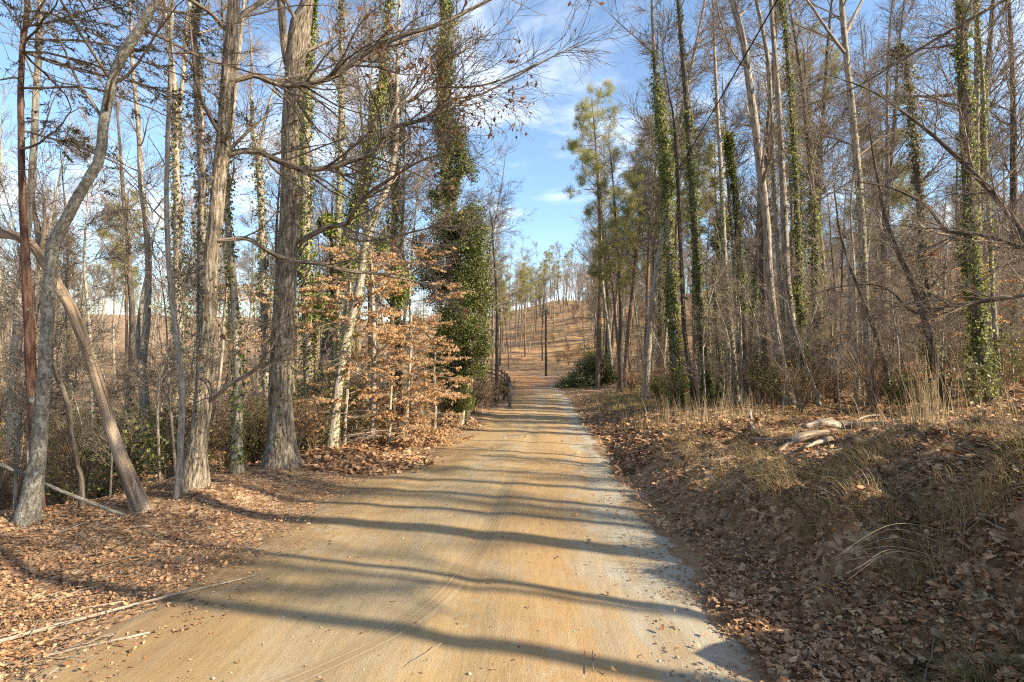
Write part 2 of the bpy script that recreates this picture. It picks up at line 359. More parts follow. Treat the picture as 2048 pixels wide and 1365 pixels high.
big = noise(t, pos, .9, 5); bigr = mr(t, big.outputs[0], .35, .65)
c = mix(t, mr(t, big.outputs[0], .3, .62, .55, .0), lc.outputs[0], (0.24, 0.145, 0.08))
at = attr(t, 'zone'); zs = N(t, 'ShaderNodeSeparateXYZ'); t.links.new(at.outputs['Vector'], zs.inputs[0])
gn = noise(t, pos, 2.3, 6, .65); gm = mr(t, gn.outputs[0], .5, .6)
gm2 = N(t, 'ShaderNodeMath', operation='MULTIPLY'); t.links.new(gm, gm2.inputs[0]); t.links.new(zs.outputs[0], gm2.inputs[1])
fine = noise(t, pos, 45, 3, .7)
gcol = ramp(t, [(.3, (0.07, 0.045, 0.02)), (.5, (0.18, 0.125, 0.06)), (.7, (0.33, 0.24, 0.12))]); t.links.new(fine.outputs[0], gcol.inputs[0])
c = mix(t, gm2.outputs[0], c, gcol.outputs[0])
hn = noise(t, mapping(t, pos, (.5, 1.3, 1)), .3, 9, .78); hcol = ramp(t, [(.36, (0.12, 0.07, 0.04)), (.46, (0.34, 0.19, 0.09)), (.55, (0.44, 0.28, 0.14)), (.64, (0.20, 0.15, 0.07)), (.72, (0.36, 0.29, 0.13))]); t.links.new(hn.outputs[0], hcol.inputs[0])
hf = N(t, 'ShaderNodeMath', operation='MULTIPLY'); t.links.new(zs.outputs[1], hf.inputs[0]); hf.inputs[1].default_value = .85
c = mix(t, hf.outputs[0], c, hcol.outputs[0])
dirt = noise(t, pos, 3.2, 5, .7)
dm = N(t, 'ShaderNodeMath', operation='ADD'); t.links.new(zs.outputs[2], dm.inputs[0]); t.links.new(mr(t, dirt.outputs[0], .3, .7, -.5, .5), dm.inputs[1])
c = mix(t, mr(t, dm.outputs[0], .1, .9, .8, 0.), c, (0.30, 0.19, 0.105))
t.links.new(c, b.inputs['Base Color']); b.inputs['Roughness'].default_value = 1.
hh = N(t, 'ShaderNodeMath', operation='ADD'); t.links.new(vor.outputs['Distance'], hh.inputs[0]); t.links.new(fine.outputs[0], hh.inputs[1])
bump(t, b, hh.outputs[0], .8, .05)
tag(put('ground', g, m, an='zone'), 'leaf-strewn forest floor, grassy cut bank and brown open hillside', 'ground', kind='structure')

# ------------------------------------------------------------------ road
def road_frame(v):  # centre, half width at distance v (y based)
    return (rl(v)+rrt(v))/2, (rrt(v)-rl(v))/2
def ruts(x, y):
    c_ = (rl(y)+rrt(y))/2; return .006*np.sin(x*7+vn(0, y, .5, 4)*3)-.016*np.exp(-((x-c_-.15-.1*(vn(0, y, .2, 81)-.5))/.13)**2)-.014*np.exp(-((x-c_-1.35-.1*(vn(0, y, .2, 82)-.5))/.13)**2)-.012*np.exp(-((x-c_+1.2)/.16)**2)
ys = np.concatenate([np.arange(-12, 1.5, .25), np.arange(1.5, 20, .08), np.arange(20, 84, .6)]); nu = 37; u = np.linspace(-1, 1, nu)
g = G(); Vs = []; As = []
for y in ys:
    c0, hw = road_frame(y); jl = (vn(0, y, .8, 11)-.5)*.5+(vn(0, y, 3, 12)-.5)*.22+(vn(0, y, 8, 16)-.5)*.12; jr = (vn(0, y, .8, 13)-.5)*.3+(vn(0, y, 3, 14)-.5)*.18+(vn(0, y, 8, 15)-.5)*.12
    if 1: jl *= 1.0
    xs = c0+u*hw; k = np.clip((np.abs(u)-.6)/.4, 0, 1); xs = xs + np.where(u < 0, -k*(jl+.25), k*(jr+.12))
    crown = .035*(1-u**2); edge = -.045*np.clip((np.abs(u)-.93)/.07, 0, 1)
    z = gz(xs, np.full(nu, y), False)+.012+crown+edge+ruts(xs, y)
    Vs.append(np.stack([xs, np.full(nu, y), z], -1)); As.append(np.stack([xs-c0, np.full(nu, y), u], -1))
idx = np.arange(len(ys)*nu).reshape(len(ys), nu)
g.add(np.array(Vs), np.stack([idx[:-1, :-1], idx[:-1, 1:], idx[1:, 1:], idx[1:, :-1]], -1), None, np.array(As))
m, t, b = newmat('packed_clay_and_gravel'); a = attr(t, 'rd'); sp = N(t, 'ShaderNodeSeparateXYZ'); t.links.new(a.outputs['Vector'], sp.inputs[0])
st = mapping(t, a.outputs['Vector'], (1, .14, 0)); n1 = noise(t, st, 3.2, 7, .62); n4 = noise(t, st, 14, 4, .6)
n2 = noise(t, mapping(t, a.outputs['Vector'], (1, .55, 0)), 1.25, 6, .62); n3 = noise(t, tcx.outputs[0] if False else mapping(t, a.outputs['Vector'], (1, 1, 0)), 70, 4, .75)
uw = N(t, 'ShaderNodeMath', operation='ADD'); t.links.new(sp.outputs[2], uw.inputs[0]); t.links.new(mr(t, n2.outputs[0], .25, .75, -.28, .28), uw.inputs[1])
uw2 = N(t, 'ShaderNodeMath', operation='ADD'); t.links.new(uw.outputs[0], uw2.inputs[0]); t.links.new(mr(t, n1.outputs[0], .3, .7, -.12, .12), uw2.inputs[1])
us = mr(t, uw2.outputs[0], -1, 1)
cr_ = ramp(t, [(0, (0.26, 0.165, 0.09)), (.12, (0.36, 0.235, 0.12)), (.27, (0.41, 0.28, 0.145)), (.40, (0.38, 0.285, 0.175)), (.48, (0.41, 0.285, 0.15)), (.60, (0.42, 0.27, 0.135)), (.74, (0.42, 0.26, 0.125)), (.84, (0.40, 0.305, 0.20)), (.90, (0.42, 0.37, 0.29)), (.96, (0.33, 0.26, 0.18)), (1, (0.20, 0.135, 0.08))])
t.links.new(us, cr_.inputs[0])
far = mr(t, sp.outputs[1], 12, 40)
fr = ramp(t, [(0, (0.30, 0.18, 0.10)), (.15, (0.46, 0.25, 0.10)), (.42, (0.49, 0.28, 0.125)), (.52, (0.47, 0.38, 0.26)), (.60, (0.49, 0.30, 0.145)), (.76, (0.47, 0.32, 0.17)), (.84, (0.46, 0.36, 0.24)), (.89, (0.50, 0.45, 0.37)), (.95, (0.36, 0.28, 0.19)), (1, (0.20, 0.135, 0.08))])
t.links.new(mr(t, uw2.outputs[0], -1, 1), fr.inputs[0])
c = mix(t, far, cr_.outputs[0], fr.outputs[0])
vf = mr(t, sp.outputs[1], 34, 46); c = mix(t, vf, c, (0.44, 0.20, 0.08))
# thin grey dust patches, damp spots and fine streaks of the grader
n6 = noise(t, mapping(t, a.outputs['Vector'], (1, .6, 0)), 2.1, 8, .66); gp_ = mr(t, n6.outputs[0], .5, .68, 0, .6); c = mix(t, gp_, c, (0.42, 0.355, 0.26))
hs = N(t, 'ShaderNodeHueSaturation'); t.links.new(c, hs.inputs['Color']); t.links.new(mr(t, n4.outputs[0], .3, .7, .92, 1.08), hs.inputs['Value'])
hs2 = N(t, 'ShaderNodeHueSaturation'); t.links.new(hs.outputs[0], hs2.inputs['Color']); t.links.new(mr(t, n3.outputs[0], .3, .7, .87, 1.13), hs2.inputs['Value'])
sv = N(t, 'ShaderNodeTexVoronoi'); sv.inputs['Scale'].default_value = 26; t.links.new(mapping(t, a.outputs['Vector'], (1, 1, 0)), sv.inputs['Vector'])
sm_ = mr(t, sv.outputs['Distance'], .05, .16, 1, 0); sc_ = N(t, 'ShaderNodeSeparateColor'); t.links.new(sv.outputs['Color'], sc_.inputs[0])
pk = mr(t, sc_.outputs[0], .72, .74); pm = N(t, 'ShaderNodeMath', operation='MULTIPLY'); t.links.new(sm_, pm.inputs[0]); t.links.new(pk, pm.inputs[1])
c = mix(t, pm.outputs[0], hs2.outputs[0], mix(t, sc_.outputs[1], (0.20, 0.14, 0.09), (0.58, 0.50, 0.40)))
t.links.new(c, b.inputs['Base Color']); b.inputs['Roughness'].default_value = .9
ad = N(t, 'ShaderNodeMath', operation='ADD'); t.links.new(n3.outputs[0], ad.inputs[0]); t.links.new(n4.outputs[0], ad.inputs[1])
ad2 = N(t, 'ShaderNodeMath', operation='ADD'); t.links.new(ad.outputs[0], ad2.inputs[0]); t.links.new(pm.outputs[0], ad2.inputs[1])
fk = noise(t, mapping(t, a.outputs['Vector'], (1, .7, 0)), 13, 5, .7); fkm = mr(t, fk.outputs[0], .53, .6); fm2 = noise(t, mapping(t, a.outputs['Vector'], (1, .5, 0)), .8, 3)
fmm = N(t, 'ShaderNodeMath', operation='MULTIPLY'); t.links.new(fkm, fmm.inputs[0]); t.links.new(mr(t, fm2.outputs[0], .42, .62, 0., .5), fmm.inputs[1])
c = mix(t, fmm.outputs[0], c, (0.47, 0.38, 0.26))
dk = N(t, 'ShaderNodeHueSaturation'); t.links.new(c, dk.inputs['Color']); dk.inputs['Value'].default_value = .80; dk.inputs['Saturation'].default_value = 1.02; dk.inputs['Hue'].default_value = .5035; t.links.new(dk.outputs[0], b.inputs['Base Color'])
bump(t, b, ad2.outputs[0], .45, .02)
tag(put('road', g, m, an='rd'), 'orange clay and grey gravel country road running ahead to a left bend', 'road', kind='structure')
def road_z(x, y):
    c0, hw = road_frame(y); uu = (x-c0)/hw
    return gz(x, y, False)+.012+.035*(1-uu**2)+ruts(x, y)
# a tyre track with its pressed tread bars
trk = np.array([onp for onp in [(-1.75, 2.35), (-1.12, 2.85), (-.72, 3.35), (-.50, 3.9), (-.36, 4.7), (-.22, 5.8), (-.08, 7.4), (.08, 10), (.30, 15)]])
cp = catmull(np.c_[trk, np.zeros(len(trk))], 260)[:, :2]; tn = nrm(np.gradient(cp, axis=0)); sd_ = np.c_[tn[:, 1], -tn[:, 0]]
g = G(); nw = 15; uu = np.linspace(-1, 1, nw); P = cp[:, None, :]+sd_[:, None, :]*uu[None, :, None]*.115
L = np.r_[0, np.cumsum(np.linalg.norm(np.diff(cp, axis=0), axis=1))]
z = road_z(P[..., 0], P[..., 1])+.004+.006*np.abs(np.cos(uu*pi*2.5))[None]-.003*(np.abs(uu) > .98)[None]
idx = np.arange(260*nw).reshape(260, nw)
g.add(np.concatenate([P, z[..., None]], -1), np.stack([idx[:-1, :-1], idx[:-1, 1:], idx[1:, 1:], idx[1:, :-1]], -1), None, np.stack([np.broadcast_to(uu, z.shape), np.broadcast_to(L[:, None], z.shape), z*0], -1))
m, t, b = newmat('pressed_damp_clay'); a = attr(t, 'rd'); sp = N(t, 'ShaderNodeSeparateXYZ'); t.links.new(a.outputs['Vector'], sp.inputs[0])
n1 = noise(t, mapping(t, a.outputs['Vector'], (7, .25, 1)), 1.6, 3); n2 = noise(t, mapping(t, a.outputs['Vector'], (.12, 1, 1)), 60, 3, .7)
r_ = ramp(t, [(.38, (0.27, 0.19, 0.11)), (.5, (0.36, 0.26, 0.15)), (.62, (0.50, 0.39, 0.24))]); t.links.new(n1.outputs[0], r_.inputs[0])
hs = N(t, 'ShaderNodeHueSaturation'); t.links.new(r_.outputs[0], hs.inputs['Color']); t.links.new(mr(t, n2.outputs[0], .3, .7, .75, 1.2), hs.inputs['Value'])
t.links.new(hs.outputs[0], b.inputs['Base Color'])
fade = N(t, 'ShaderNodeBsdfTransparent'); msx = N(t, 'ShaderNodeMixShader')
fn = N(t, 'ShaderNodeMath', operation='ABSOLUTE'); t.links.new(sp.outputs[0], fn.inputs[0])
f1 = mr(t, fn.outputs[0], .55, 1., .6, 0); f2 = mr(t, sp.outputs[1], 2., 9., 1, .12); f3 = mr(t, n1.outputs[0], .35, .6, .35, 1)
q1 = N(t, 'ShaderNodeMath', operation='MULTIPLY'); t.links.new(f1, q1.inputs[0]); t.links.new(f2, q1.inputs[1])
q2 = N(t, 'ShaderNodeMath', operation='MULTIPLY'); t.links.new(q1.outputs[0], q2.inputs[0]); t.links.new(f3, q2.inputs[1])
t.links.new(q2.outputs[0], msx.inputs[0]); t.links.new(fade.outputs[0], msx.inputs[1]); t.links.new(b.outputs[0], msx.inputs[2]); t.links.new(msx.outputs[0], t.nodes['Material Output'].inputs[0])
tag(put('tyre_track', g, m, an='rd'), 'curved tyre track pressed into the clay road', 'tyre track', kind='structure')

# ------------------------------------------------------------------ leaf litter, grass (stuff)
r = RS(5)
def scatter(n, f):   # n candidate points in the view fan, density by f(x,y)
    Yv = np.exp(r.uniform(math.log(2.3), math.log(34), n)); Xv = Yv*r.uniform(-1.05, 1.05, n)
    k = r.rand(n) < f(Xv, Yv); return Xv[k], Yv[k]
def dens(x, y):
    er = x-rrt(y); el = rl(y)-x
    nzz = vn(x, y, 1.7, 21)*.5+vn(x, y, .6, 22)*.5
    right = np.where(er > -.3, np.where(er < 1.1, sm((er+.15+.5*(nzz-.5))/.45)*1., (.62+.38*(nzz > .46))*np.interp(er, [1.1, 9, 14], [1, .8, .6])), 0)
    lf = np.where(el > -.8, sm((el+.35+1.3*(nzz-.5))/1.1)*.95, 0)
    return np.maximum(right, lf)+.0035*(vn(x, y, 1.2, 30) > .45)
g = G()
xx, yy = scatter(215000, dens); near = yy < 9
n = int(near.sum()); P = np.stack([xx[near], yy[near], np.maximum(gz(xx[near], yy[near]), np.where((xx[near] > rl(yy[near])-.2) & (xx[near] < rrt(yy[near])+.1), gz(xx[near], yy[near], False)+.04, -99))+r.uniform(.0, .035, n)], 1)
el = rl(yy[near])-xx[near]
szf = np.where(el > -1, np.interp(el, [-1, 0, 2.2, 3.2], [.42, .45, .55, .75]), .78)
lobed(g, r, P, (.025+.095*r.rand(n)**2.1)*szf, .36)
n = int((~near).sum()); xf, yf = xx[~near], yy[~near]
P = np.stack([xf, yf, np.maximum(gz(xf, yf), np.where((xf > rl(yf)-.2) & (xf < rrt(yf)+.1), gz(xf, yf, False)+.04, -99))+r.uniform(0, .04, n)], 1)
az = r.rand(n)*2*pi; leaves(g, r, P, np.stack([np.cos(az), np.sin(az), r.normal(0, .35, n)], 1), np.array([[0, 0, 1.]])+r.normal(0, .35, (n, 3)), .06+.07*r.rand(n), .36, .15)
tag(put('leaf_litter', g, 'litter', smooth=False), 'brown fallen leaves covering the road shoulders and the bank', 'fallen leaves', kind='stuff')
# second scatter of small crumbs, bits of bark and pebbles near the camera
g = G(); xx, yy = scatter(130000, lambda x, y: np.where(y < 13, np.clip(dens(x, y)*.5+.8*sm((x-rrt(y)+.75)/.75)*(vn(x, y, 3.5, 71) > .36)+.55*sm((rl(y)-x+.9)/.9)*(vn(x, y, 2.5, 72) > .45), 0, 1)*.6+.008, 0)); n = len(xx)
z = np.maximum(gz(xx, yy), np.where((xx > rl(yy)-.2) & (xx < rrt(yy)+.1), road_z(xx, yy)+.004, -99))
az = r.rand(n)*2*pi; leaves(g, r, np.stack([xx, yy, z], 1), np.stack([np.cos(az), np.sin(az), r.normal(0, .25, n)], 1), np.array([[0, 0, 1.]])+r.normal(0, .4, (n, 3)), .012+.03*r.rand(n), .22, .2)
tag(put('leaf_crumbs', g, 'litter', smooth=False), 'small broken leaf bits and bark crumbs over the roadside', 'leaf bits', kind='stuff')
g = G(); xx, yy = scatter(5200, lambda x, y: np.where(((x-rrt(y) > .1) | (rl(y)-x > -.1)) & (x > xl(y)-1), .5, .004)); n = len(xx); az = r.rand(n)*2*pi; ln = r.uniform(.04, .32, n)*np.where(r.rand(n) < .15, 2, 1)
s_ = np.linspace(-.5, .5, 5); P = np.stack([xx, yy], 1)[:, None]+np.stack([np.cos(az), np.sin(az)], 1)[:, None]*ln[:, None, None]*s_[None, :, None]+r.normal(0, .006, (n, 5, 2)); zt_ = np.maximum(gz(P[..., 0], P[..., 1]), np.where((P[..., 0] > rl(P[..., 1])) & (P[..., 0] < rrt(P[..., 1])), road_z(P[..., 0], P[..., 1]), -99))
tubes(g, np.concatenate([P, (zt_+.012+r.uniform(0, .03, (n, 1)))[..., None]], -1), np.tile(np.array([.0035, .003, .0028, .0024, .0015]), (n, 1))*r.uniform(.5, 1.6, (n, 1)), 4)
tag(put('fallen_twigs', g, 'twig'), 'small dead twigs strewn over the leaf litter', 'twigs', kind='stuff')
# grass blades on the bank
def blades(g, r, P, n_each, h, spread, lean=.5, wid=.004, dirb=None, k=4, rnd=None):
    n = len(P)*n_each; Pb = np.repeat(P, n_each, 0)+np.c_[r.normal(0, spread, (n, 2)), np.zeros(n)]
    Pb[:, 2] = gz(Pb[:, 0], Pb[:, 1])-.01
    az = r.rand(n)*2*pi; d = np.c_[np.cos(az), np.sin(az)]*r.uniform(.1, 1, n)[:, None]*lean
    if dirb is not None: d = d + np.array(dirb)[None]
    hh = np.asarray(h if np.ndim(h) else np.full(len(P), h)); H = np.repeat(hh, n_each)*r.uniform(.5, 1.15, n)
    s = np.linspace(0, 1, k)[None, :, None]
    C = Pb[:, None, :]+np.concatenate([d[:, None, :]*s**1.8*H[:, None, None], (s*(1-.35*s*min(lean*1.6, 1)))*H[:, None, None]], -1)
    Wd = nrm(np.c_[-d[:, 1], d[:, 0], np.zeros(n)]+1e-6)[:, None, :]*wid*(1-s*.85)*r.uniform(.6, 1.3, (n, 1, 1))
    V = np.stack([C-Wd, C+Wd], 2); A = np.zeros(V.shape); A[..., 0] = (r.rand(n) if rnd is None else np.repeat(rnd, n_each)+r.normal(0, .12, n))[:, None, None].clip(0, 1)
    idx = np.arange(n*k*2).reshape(n, k, 2); Q = np.stack([idx[:, :-1, 0], idx[:, :-1, 1], idx[:, 1:, 1], idx[:, 1:, 0]], -1)
    g.add(V, Q, None, A)
g = G()
xx, yy = scatter(30000, lambda x, y: np.where((x-rrt(y) > .55) & (x-rrt(y) < 8), (vn(x, y, .9, 41) > .36)*(vn(x, y, 3, 42) > .34)*np.interp(x-rrt(y), [.5, 1.6, 2.4], [.3, .5, .42])*(vn(x, y, 1.6, 99) > .4), 0)*np.interp(y, [0, 20, 30], [1, 1, .4]))
P = np.c_[xx, yy, gz(xx, yy)]; er = xx-rrt(yy)
blades(g, r, P, 16, .10+.13*vn(xx, yy, 1.1, 43), .035, .95, .0028, (-.45, -.1), rnd=np.clip(.36+vn(xx, yy, .9, 44)*.7+.35*sm((er-1.3)/1.6), 0, 1))
xx, yy = scatter(26000, lambda x, y: np.where((y > 10) & (((x-rrt(y) > .8) & (x-rrt(y) < 12)) | ((rl(y)-x > .8) & (x > xl(y)-1.5) & (y > 14))), .22, 0))
blades(g, r, np.c_[xx, yy, gz(xx, yy)], 6, .22, .06, .7, .005, rnd=.55+.45*vn(xx, yy, .5, 46))
xx, yy = scatter(12000, lambda x, y: np.where((x-rrt(y) > .8) & (x-rrt(y) < 3.2) & (vn(x, y, 1.1, 91) > .47), .6, 0))
blades(g, r, np.c_[xx, yy, gz(xx, yy)], 12, .16+.22*vn(xx, yy, .8, 92), .03, 1.1, .0028, (-.55, -.1), rnd=.55+.45*vn(xx, yy, .7, 93))
# coarse winter growth farther out, on the wood floors and the open hillside
Yv = np.exp(r.uniform(math.log(20), math.log(150), 26000)); Xv = Yv*r.uniform(-1.05, 1.05, 26000)
k = ((Xv > rrt(Yv)+1.2) | (Xv < rl(Yv)-1.) | (Yv > 84)) & (vn(Xv, Yv, .22, 47)*.6+vn(Xv, Yv, .9, 48)*.4 > .42); Xv, Yv = Xv[k], Yv[k]
blades(g, r, np.c_[Xv, Yv, gz(Xv, Yv)], 6, .18+.3*vn(Xv, Yv, .3, 49), .22, 1., .012, rnd=.45+.5*vn(Xv, Yv, .15, 50))
tag(put('bank_grass', g, 'grass', smooth=False), 'green and straw grass hanging over the right bank', 'grass', kind='stuff')

# ------------------------------------------------------------------ tree parts
def ivyleaf(g, r, C, R, n, t=(0, 1), spread=.05, size=.07, clump=.45, seed=0):
    C = np.asarray(C); K = len(C); n0 = int(n*1.8); tt = r.uniform(t[0], t[1], n0); a = r.rand(n0)*2*pi
    f = tt*(K-1); i = np.minimum(f.astype(int), K-2); f = (f-i)[:, None]; P = C[i]*(1-f)+C[i+1]*f; T = nrm(C[i+1]-C[i]); rad = R[i]*(1-f[:, 0])+R[i+1]*f[:, 0]
    k = vn(P[:, 2]*1.2, a*1.1, 1.0, seed)*.6+vn(P[:, 2], a, 3., seed+1)*.4 > clump-.02+.25*sm((tt-t[1]+.18)/.18); k = k & (r.rand(n0) < .43)
    P, T, rad, a = P[k], T[k], rad[k], a[k]; m_ = len(P)
    ex = nrm(np.cross(T, np.array([[0, 1., 0.01]]))); ey = np.cross(T, ex); o = ex*np.cos(a)[:, None]+ey*np.sin(a)[:, None]
    th = vn(P[:, 2]*1.5, a*1.3, 1.4, seed+3)
    P = P+o*(rad+np.abs(r.normal(0, 1, m_))*spread*(.08+1.7*th**1.8))[:, None]
    D = np.array([[0, 0, -1.]])+r.normal(0, .55, (m_, 3))+o*.5; leaves(g, r, P, D, o+r.normal(0, .45, (m_, 3)), size*.85*r.uniform(.45, 1.15, m_), .44, .1)
def trunk_path(pts, Y, r, H, base_on=True, nseg=40, dz=0.10, Ybase=None, curve=.5):
    # pts: bottom -> top (px,py,width_px)
    pts = list(pts); ps = [W(p[0], p[1], Y) for p in pts]; rs = [p[2]/2/F*Y/math.sqrt(1+((p[0]-1024)/F)**2) for p in pts]
    b0 = ps[0].copy(); gzb = float(gz(b0[0], b0[1])); 
    if base_on:
        if b0[2]-gzb > .05:      # hidden foot: run on down to the ground
            d = ps[0]-ps[1]; sl = d[0]/min(d[2], -1e-3); sl = np.clip(sl, -.3, .3); nb = np.array([b0[0]+sl*(gzb-b0[2]), Y, gzb-.12]); nb[2] = float(gz(nb[0], nb[1]))-.12
            ps.insert(0, nb); rs.insert(0, rs[0]*1.05)
        else: ps[0][2] = gzb-.12
    top = ps[-1]
    if H and H > top[2]:
        d = nrm(ps[-1]-ps[-2]); d = nrm(d*np.array([.6, 0, 1])+np.array([0, 0, .4])); n = 5; L = (H-top[2])/n; p = top.copy(); r0 = rs[-1]
        for i in range(n):
            p = p+d*L; d = nrm(d+np.r_[r.normal(0, .07, 2)*curve*2, .0]); ps.append(p.copy()); rs.append(max(r0*(1-(i+1)/n)**.9, .006))
    C = catmull(np.array(ps), nseg); Rr = np.interp(np.linspace(0, 1, nseg), np.linspace(0, 1, len(rs)), rs)
    wobv = np.cumsum(r.normal(0, .012, (nseg, 3)), 0)*curve; wobv[:, 2] = 0; wobv -= np.linspace(0, 1, nseg)[:, None]*wobv[-1]
    C = C+wobv
    return C, Rr
def limb_path(pts, Y0, dY, n=22):
    L = len(pts); ps = []; rs = []
    for i, p in enumerate(pts):
        Yi = Y0+dY*(i/(L-1)); ps.append(W(p[0], p[1], Yi)); rs.append(p[2]/2/F*Yi/(1+.5*((p[0]-1024)/F)**2))
    return catmull(np.array(ps), n), np.interp(np.linspace(0, 1, n), np.linspace(0, 1, L), rs)
def flare(C, R, amt=.6, h=.7):
    z = C[:, 2]-C[0, 2]; return R*(1+amt*np.exp(-np.maximum(z-.1, 0)/h*2.2))
def hero(name, label, pts, Y, H=14, mat='grey', seed=1, limbs=(), n1=16, n2=120, n3=700, t1=(.4, .98), L1=(.9, 2.6), ivy=None, flr=.5, m=14, tw='twig',
         group=None, twr=.0032, oakl=0, curve=.5, ang=(.5, 1.15), forks=(), cat='tree', g1=.03):
    r = RS(seed); C, R = trunk_path(pts, Y, r, H, curve=curve); o = C[0].copy(); o[2] += .12
    root = empty(name, o); tag(root, label, cat, group)
    gt = G(); tubes(gt, C, flare(C, R, flr), m, .07, seed); 
    for fk in forks:
        fc, fr = limb_path(fk[0], Y, fk[1], 16)
        if H: 
            d = nrm(fc[-1]-fc[-2]); ext = [fc[-1]+d*q*.9+r.normal(0, .1, 3)*q*.3 for q in (1, 2, 3)]; fc = np.concatenate([fc, ext]); fr = np.r_[fr, fr[-1]*.7, fr[-1]*.45, fr[-1]*.2]
        tubes(gt, fc, fr, 10, .05, seed+3)
    put('trunk', gt, mat, root, o)
    allC = []; allR = []; lc = []
    for i, (lp, dY) in enumerate(limbs):
        # a limb starts inside the trunk where it meets it
        j = np.argmin(np.abs(C[:, 2]-W(lp[0][0], lp[0][1], Y)[2])); c_, r_ = limb_path(lp, C[j, 1], dY); lc.append((c_, r_))
        gl = G(); tubes(gl, c_, r_, 9, .08, seed+i); put('limb', gl, mat, root, o)
    gc = G()
    C1, R1 = spawn(r, C, R, n1, t1, L1, False, ang, 9, g1, .11, .42, .006)
    tubes(gc, C1, R1, 5)
    P1, Q1 = C1, R1
    if lc:
        LC = np.array([c for c, _ in lc]); LR = np.array([q for _, q in lc])
        s1, q1 = spawn(r, LC, LR, 16*len(lc), (.12, 1), (.8, 2.1), False, (.35, .95), 9, .0, .13, .5, .005); tubes(gc, s1, q1, 5)
        P1 = np.concatenate([P1, s1]); Q1 = np.concatenate([Q1, q1])
    C2, R2 = spawn(r, P1, Q1, n2+(60*len(lc)), (.15, 1), (.28, .6), True, (.4, 1.), 6, .01, .13, .6, .004); tubes(gc, C2, R2, 4)
    src = np.concatenate([C2]); C3, R3 = spawn(r, C2, R2, n3+330*len(lc), (.1, 1), (.22, .6), False, (.4, 1.), 4, .0, .14, .6, twr, rmax=twr*1.2); tubes(gc, C3, R3, 3)
    put('crown', gc, tw, root, o)
    if ivy:
        gi = G()
        for q, (n, ta, tb, sp, sz, cl) in enumerate(ivy): ivyleaf(gi, r, C, R, n, (ta, tb), sp, sz, cl, seed+q)
        put('ivy', gi, 'ivy' if seed % 3 else 'ivyd', root, o, smooth=False)
    if oakl:
        gi = G(); nn = oakl; P, T = onc(r, np.concatenate([C3]), nn, (.3, 1))
        k = vn(P[:, 0]*2, P[:, 2]*2, 1., seed) > .6; P, T = P[k], T[k]
        leaves(gi, r, P, np.array([[0, 0, -1.]])+r.normal(0, .5, P.shape), r.normal(size=P.shape), .085*r.uniform(.5, 1.3, len(P)), .27, .2)
        put('dead_leaves', gi, 'oakleaf', root, o, smooth=False)
    return root
# ------------------------------------------------------------------ left side trees
hero('oak_tree', 'big grey furrowed oak with a pale scarred fork, largest trunk by the left shoulder',
     [(565, 955, 70), (561, 874, 53), (561, 764, 46), (567, 632, 45), (576, 500, 42), (580, 403, 38), (582, 282, 37), (586, 161, 38), (592, 90, 44), (602, 45, 40), (614, 0, 24)], 9.1, 12, 'oak', 11,
     limbs=[([(598, 484, 13), (648, 457, 11), (693, 447, 10), (705, 425, 9), (737, 387, 8), (793, 350, 6), (850, 318, 4), (930, 300, 2)], -1.2),
            ([(600, 175, 10), (640, 165, 8), (690, 140, 7), (740, 112, 6), (810, 80, 4), (880, 50, 2)], 1.5),
            ([(700, 430, 7), (690, 470, 6), (735, 482, 5), (800, 470, 4), (870, 455, 3), (960, 452, 2)], -1.)],
     n1=9, n2=60, n3=420, ivy=[(2600, .0, .55, .035, .055, .56)], flr=.55, m=28, oakl=500,
     forks=[([(583, 155, 17), (572, 110, 17), (566, 60, 17), (562, 0, 17)], -.3)])
hero('oak_tree', 'mottled grey oak whose long crooked limbs arch right across the road shoulder',
     [(388, 1010, 52), (396, 874, 38), (407, 764, 34), (418, 632, 32), (424, 500, 31), (429, 443, 30), (436, 343, 30), (442, 270, 30), (449, 181, 29), (456, 95, 28), (464, 0, 25)], 7.1, 10, 'oak', 12,
     limbs=[([(455, 163, 15), (485, 156, 14), (512, 150, 13), (540, 163, 13), (580, 170, 13), (625, 163, 13), (668, 153, 12), (713, 118, 12), (753, 93, 11), (813, 68, 10), (882, 48, 8), (938, 20, 7), (1010, -15, 4)], 1.0),
            ([(443, 314, 14), (475, 303, 13), (520, 304, 13), (564, 326, 13), (600, 337, 12), (648, 338, 12), (700, 322, 12), (749, 302, 11), (775, 262, 10), (801, 250, 9), (858, 238, 7), (898, 201, 5), (963, 189, 4), (1055, 140, 3), (1150, 90, 2)], 1.4),
            ([(436, 482, 11), (470, 478, 10), (496, 478, 10), (520, 492, 10), (560, 515, 10), (604, 524, 10), (644, 527, 9), (695, 542, 8), (754, 547, 6), (820, 560, 4), (880, 575, 2)], .8),
            ([(770, 275, 7), (790, 215, 7), (826, 200, 6), (865, 175, 5), (960, 172, 4), (1060, 135, 3), (1180, 75, 1.5)], 1.2),
            ([(409, 812, 8), (440, 785, 9), (465, 765, 9), (506, 742, 8), (530, 715, 7), (535, 690, 5), (530, 676, 3)], -.4),
            ([(455, 75, 10), (480, 35, 11), (520, 5, 10), (560, -25, 8)], .5),
            ([(452, 60, 10), (420, 25, 10), (380, 0, 8), (330, -30, 6)], -.5)],
     n1=7, n2=60, n3=350, ivy=[(1500, .05, .62, .02, .05, .6)], flr=.5, m=26, oakl=1700, tw='twigd')
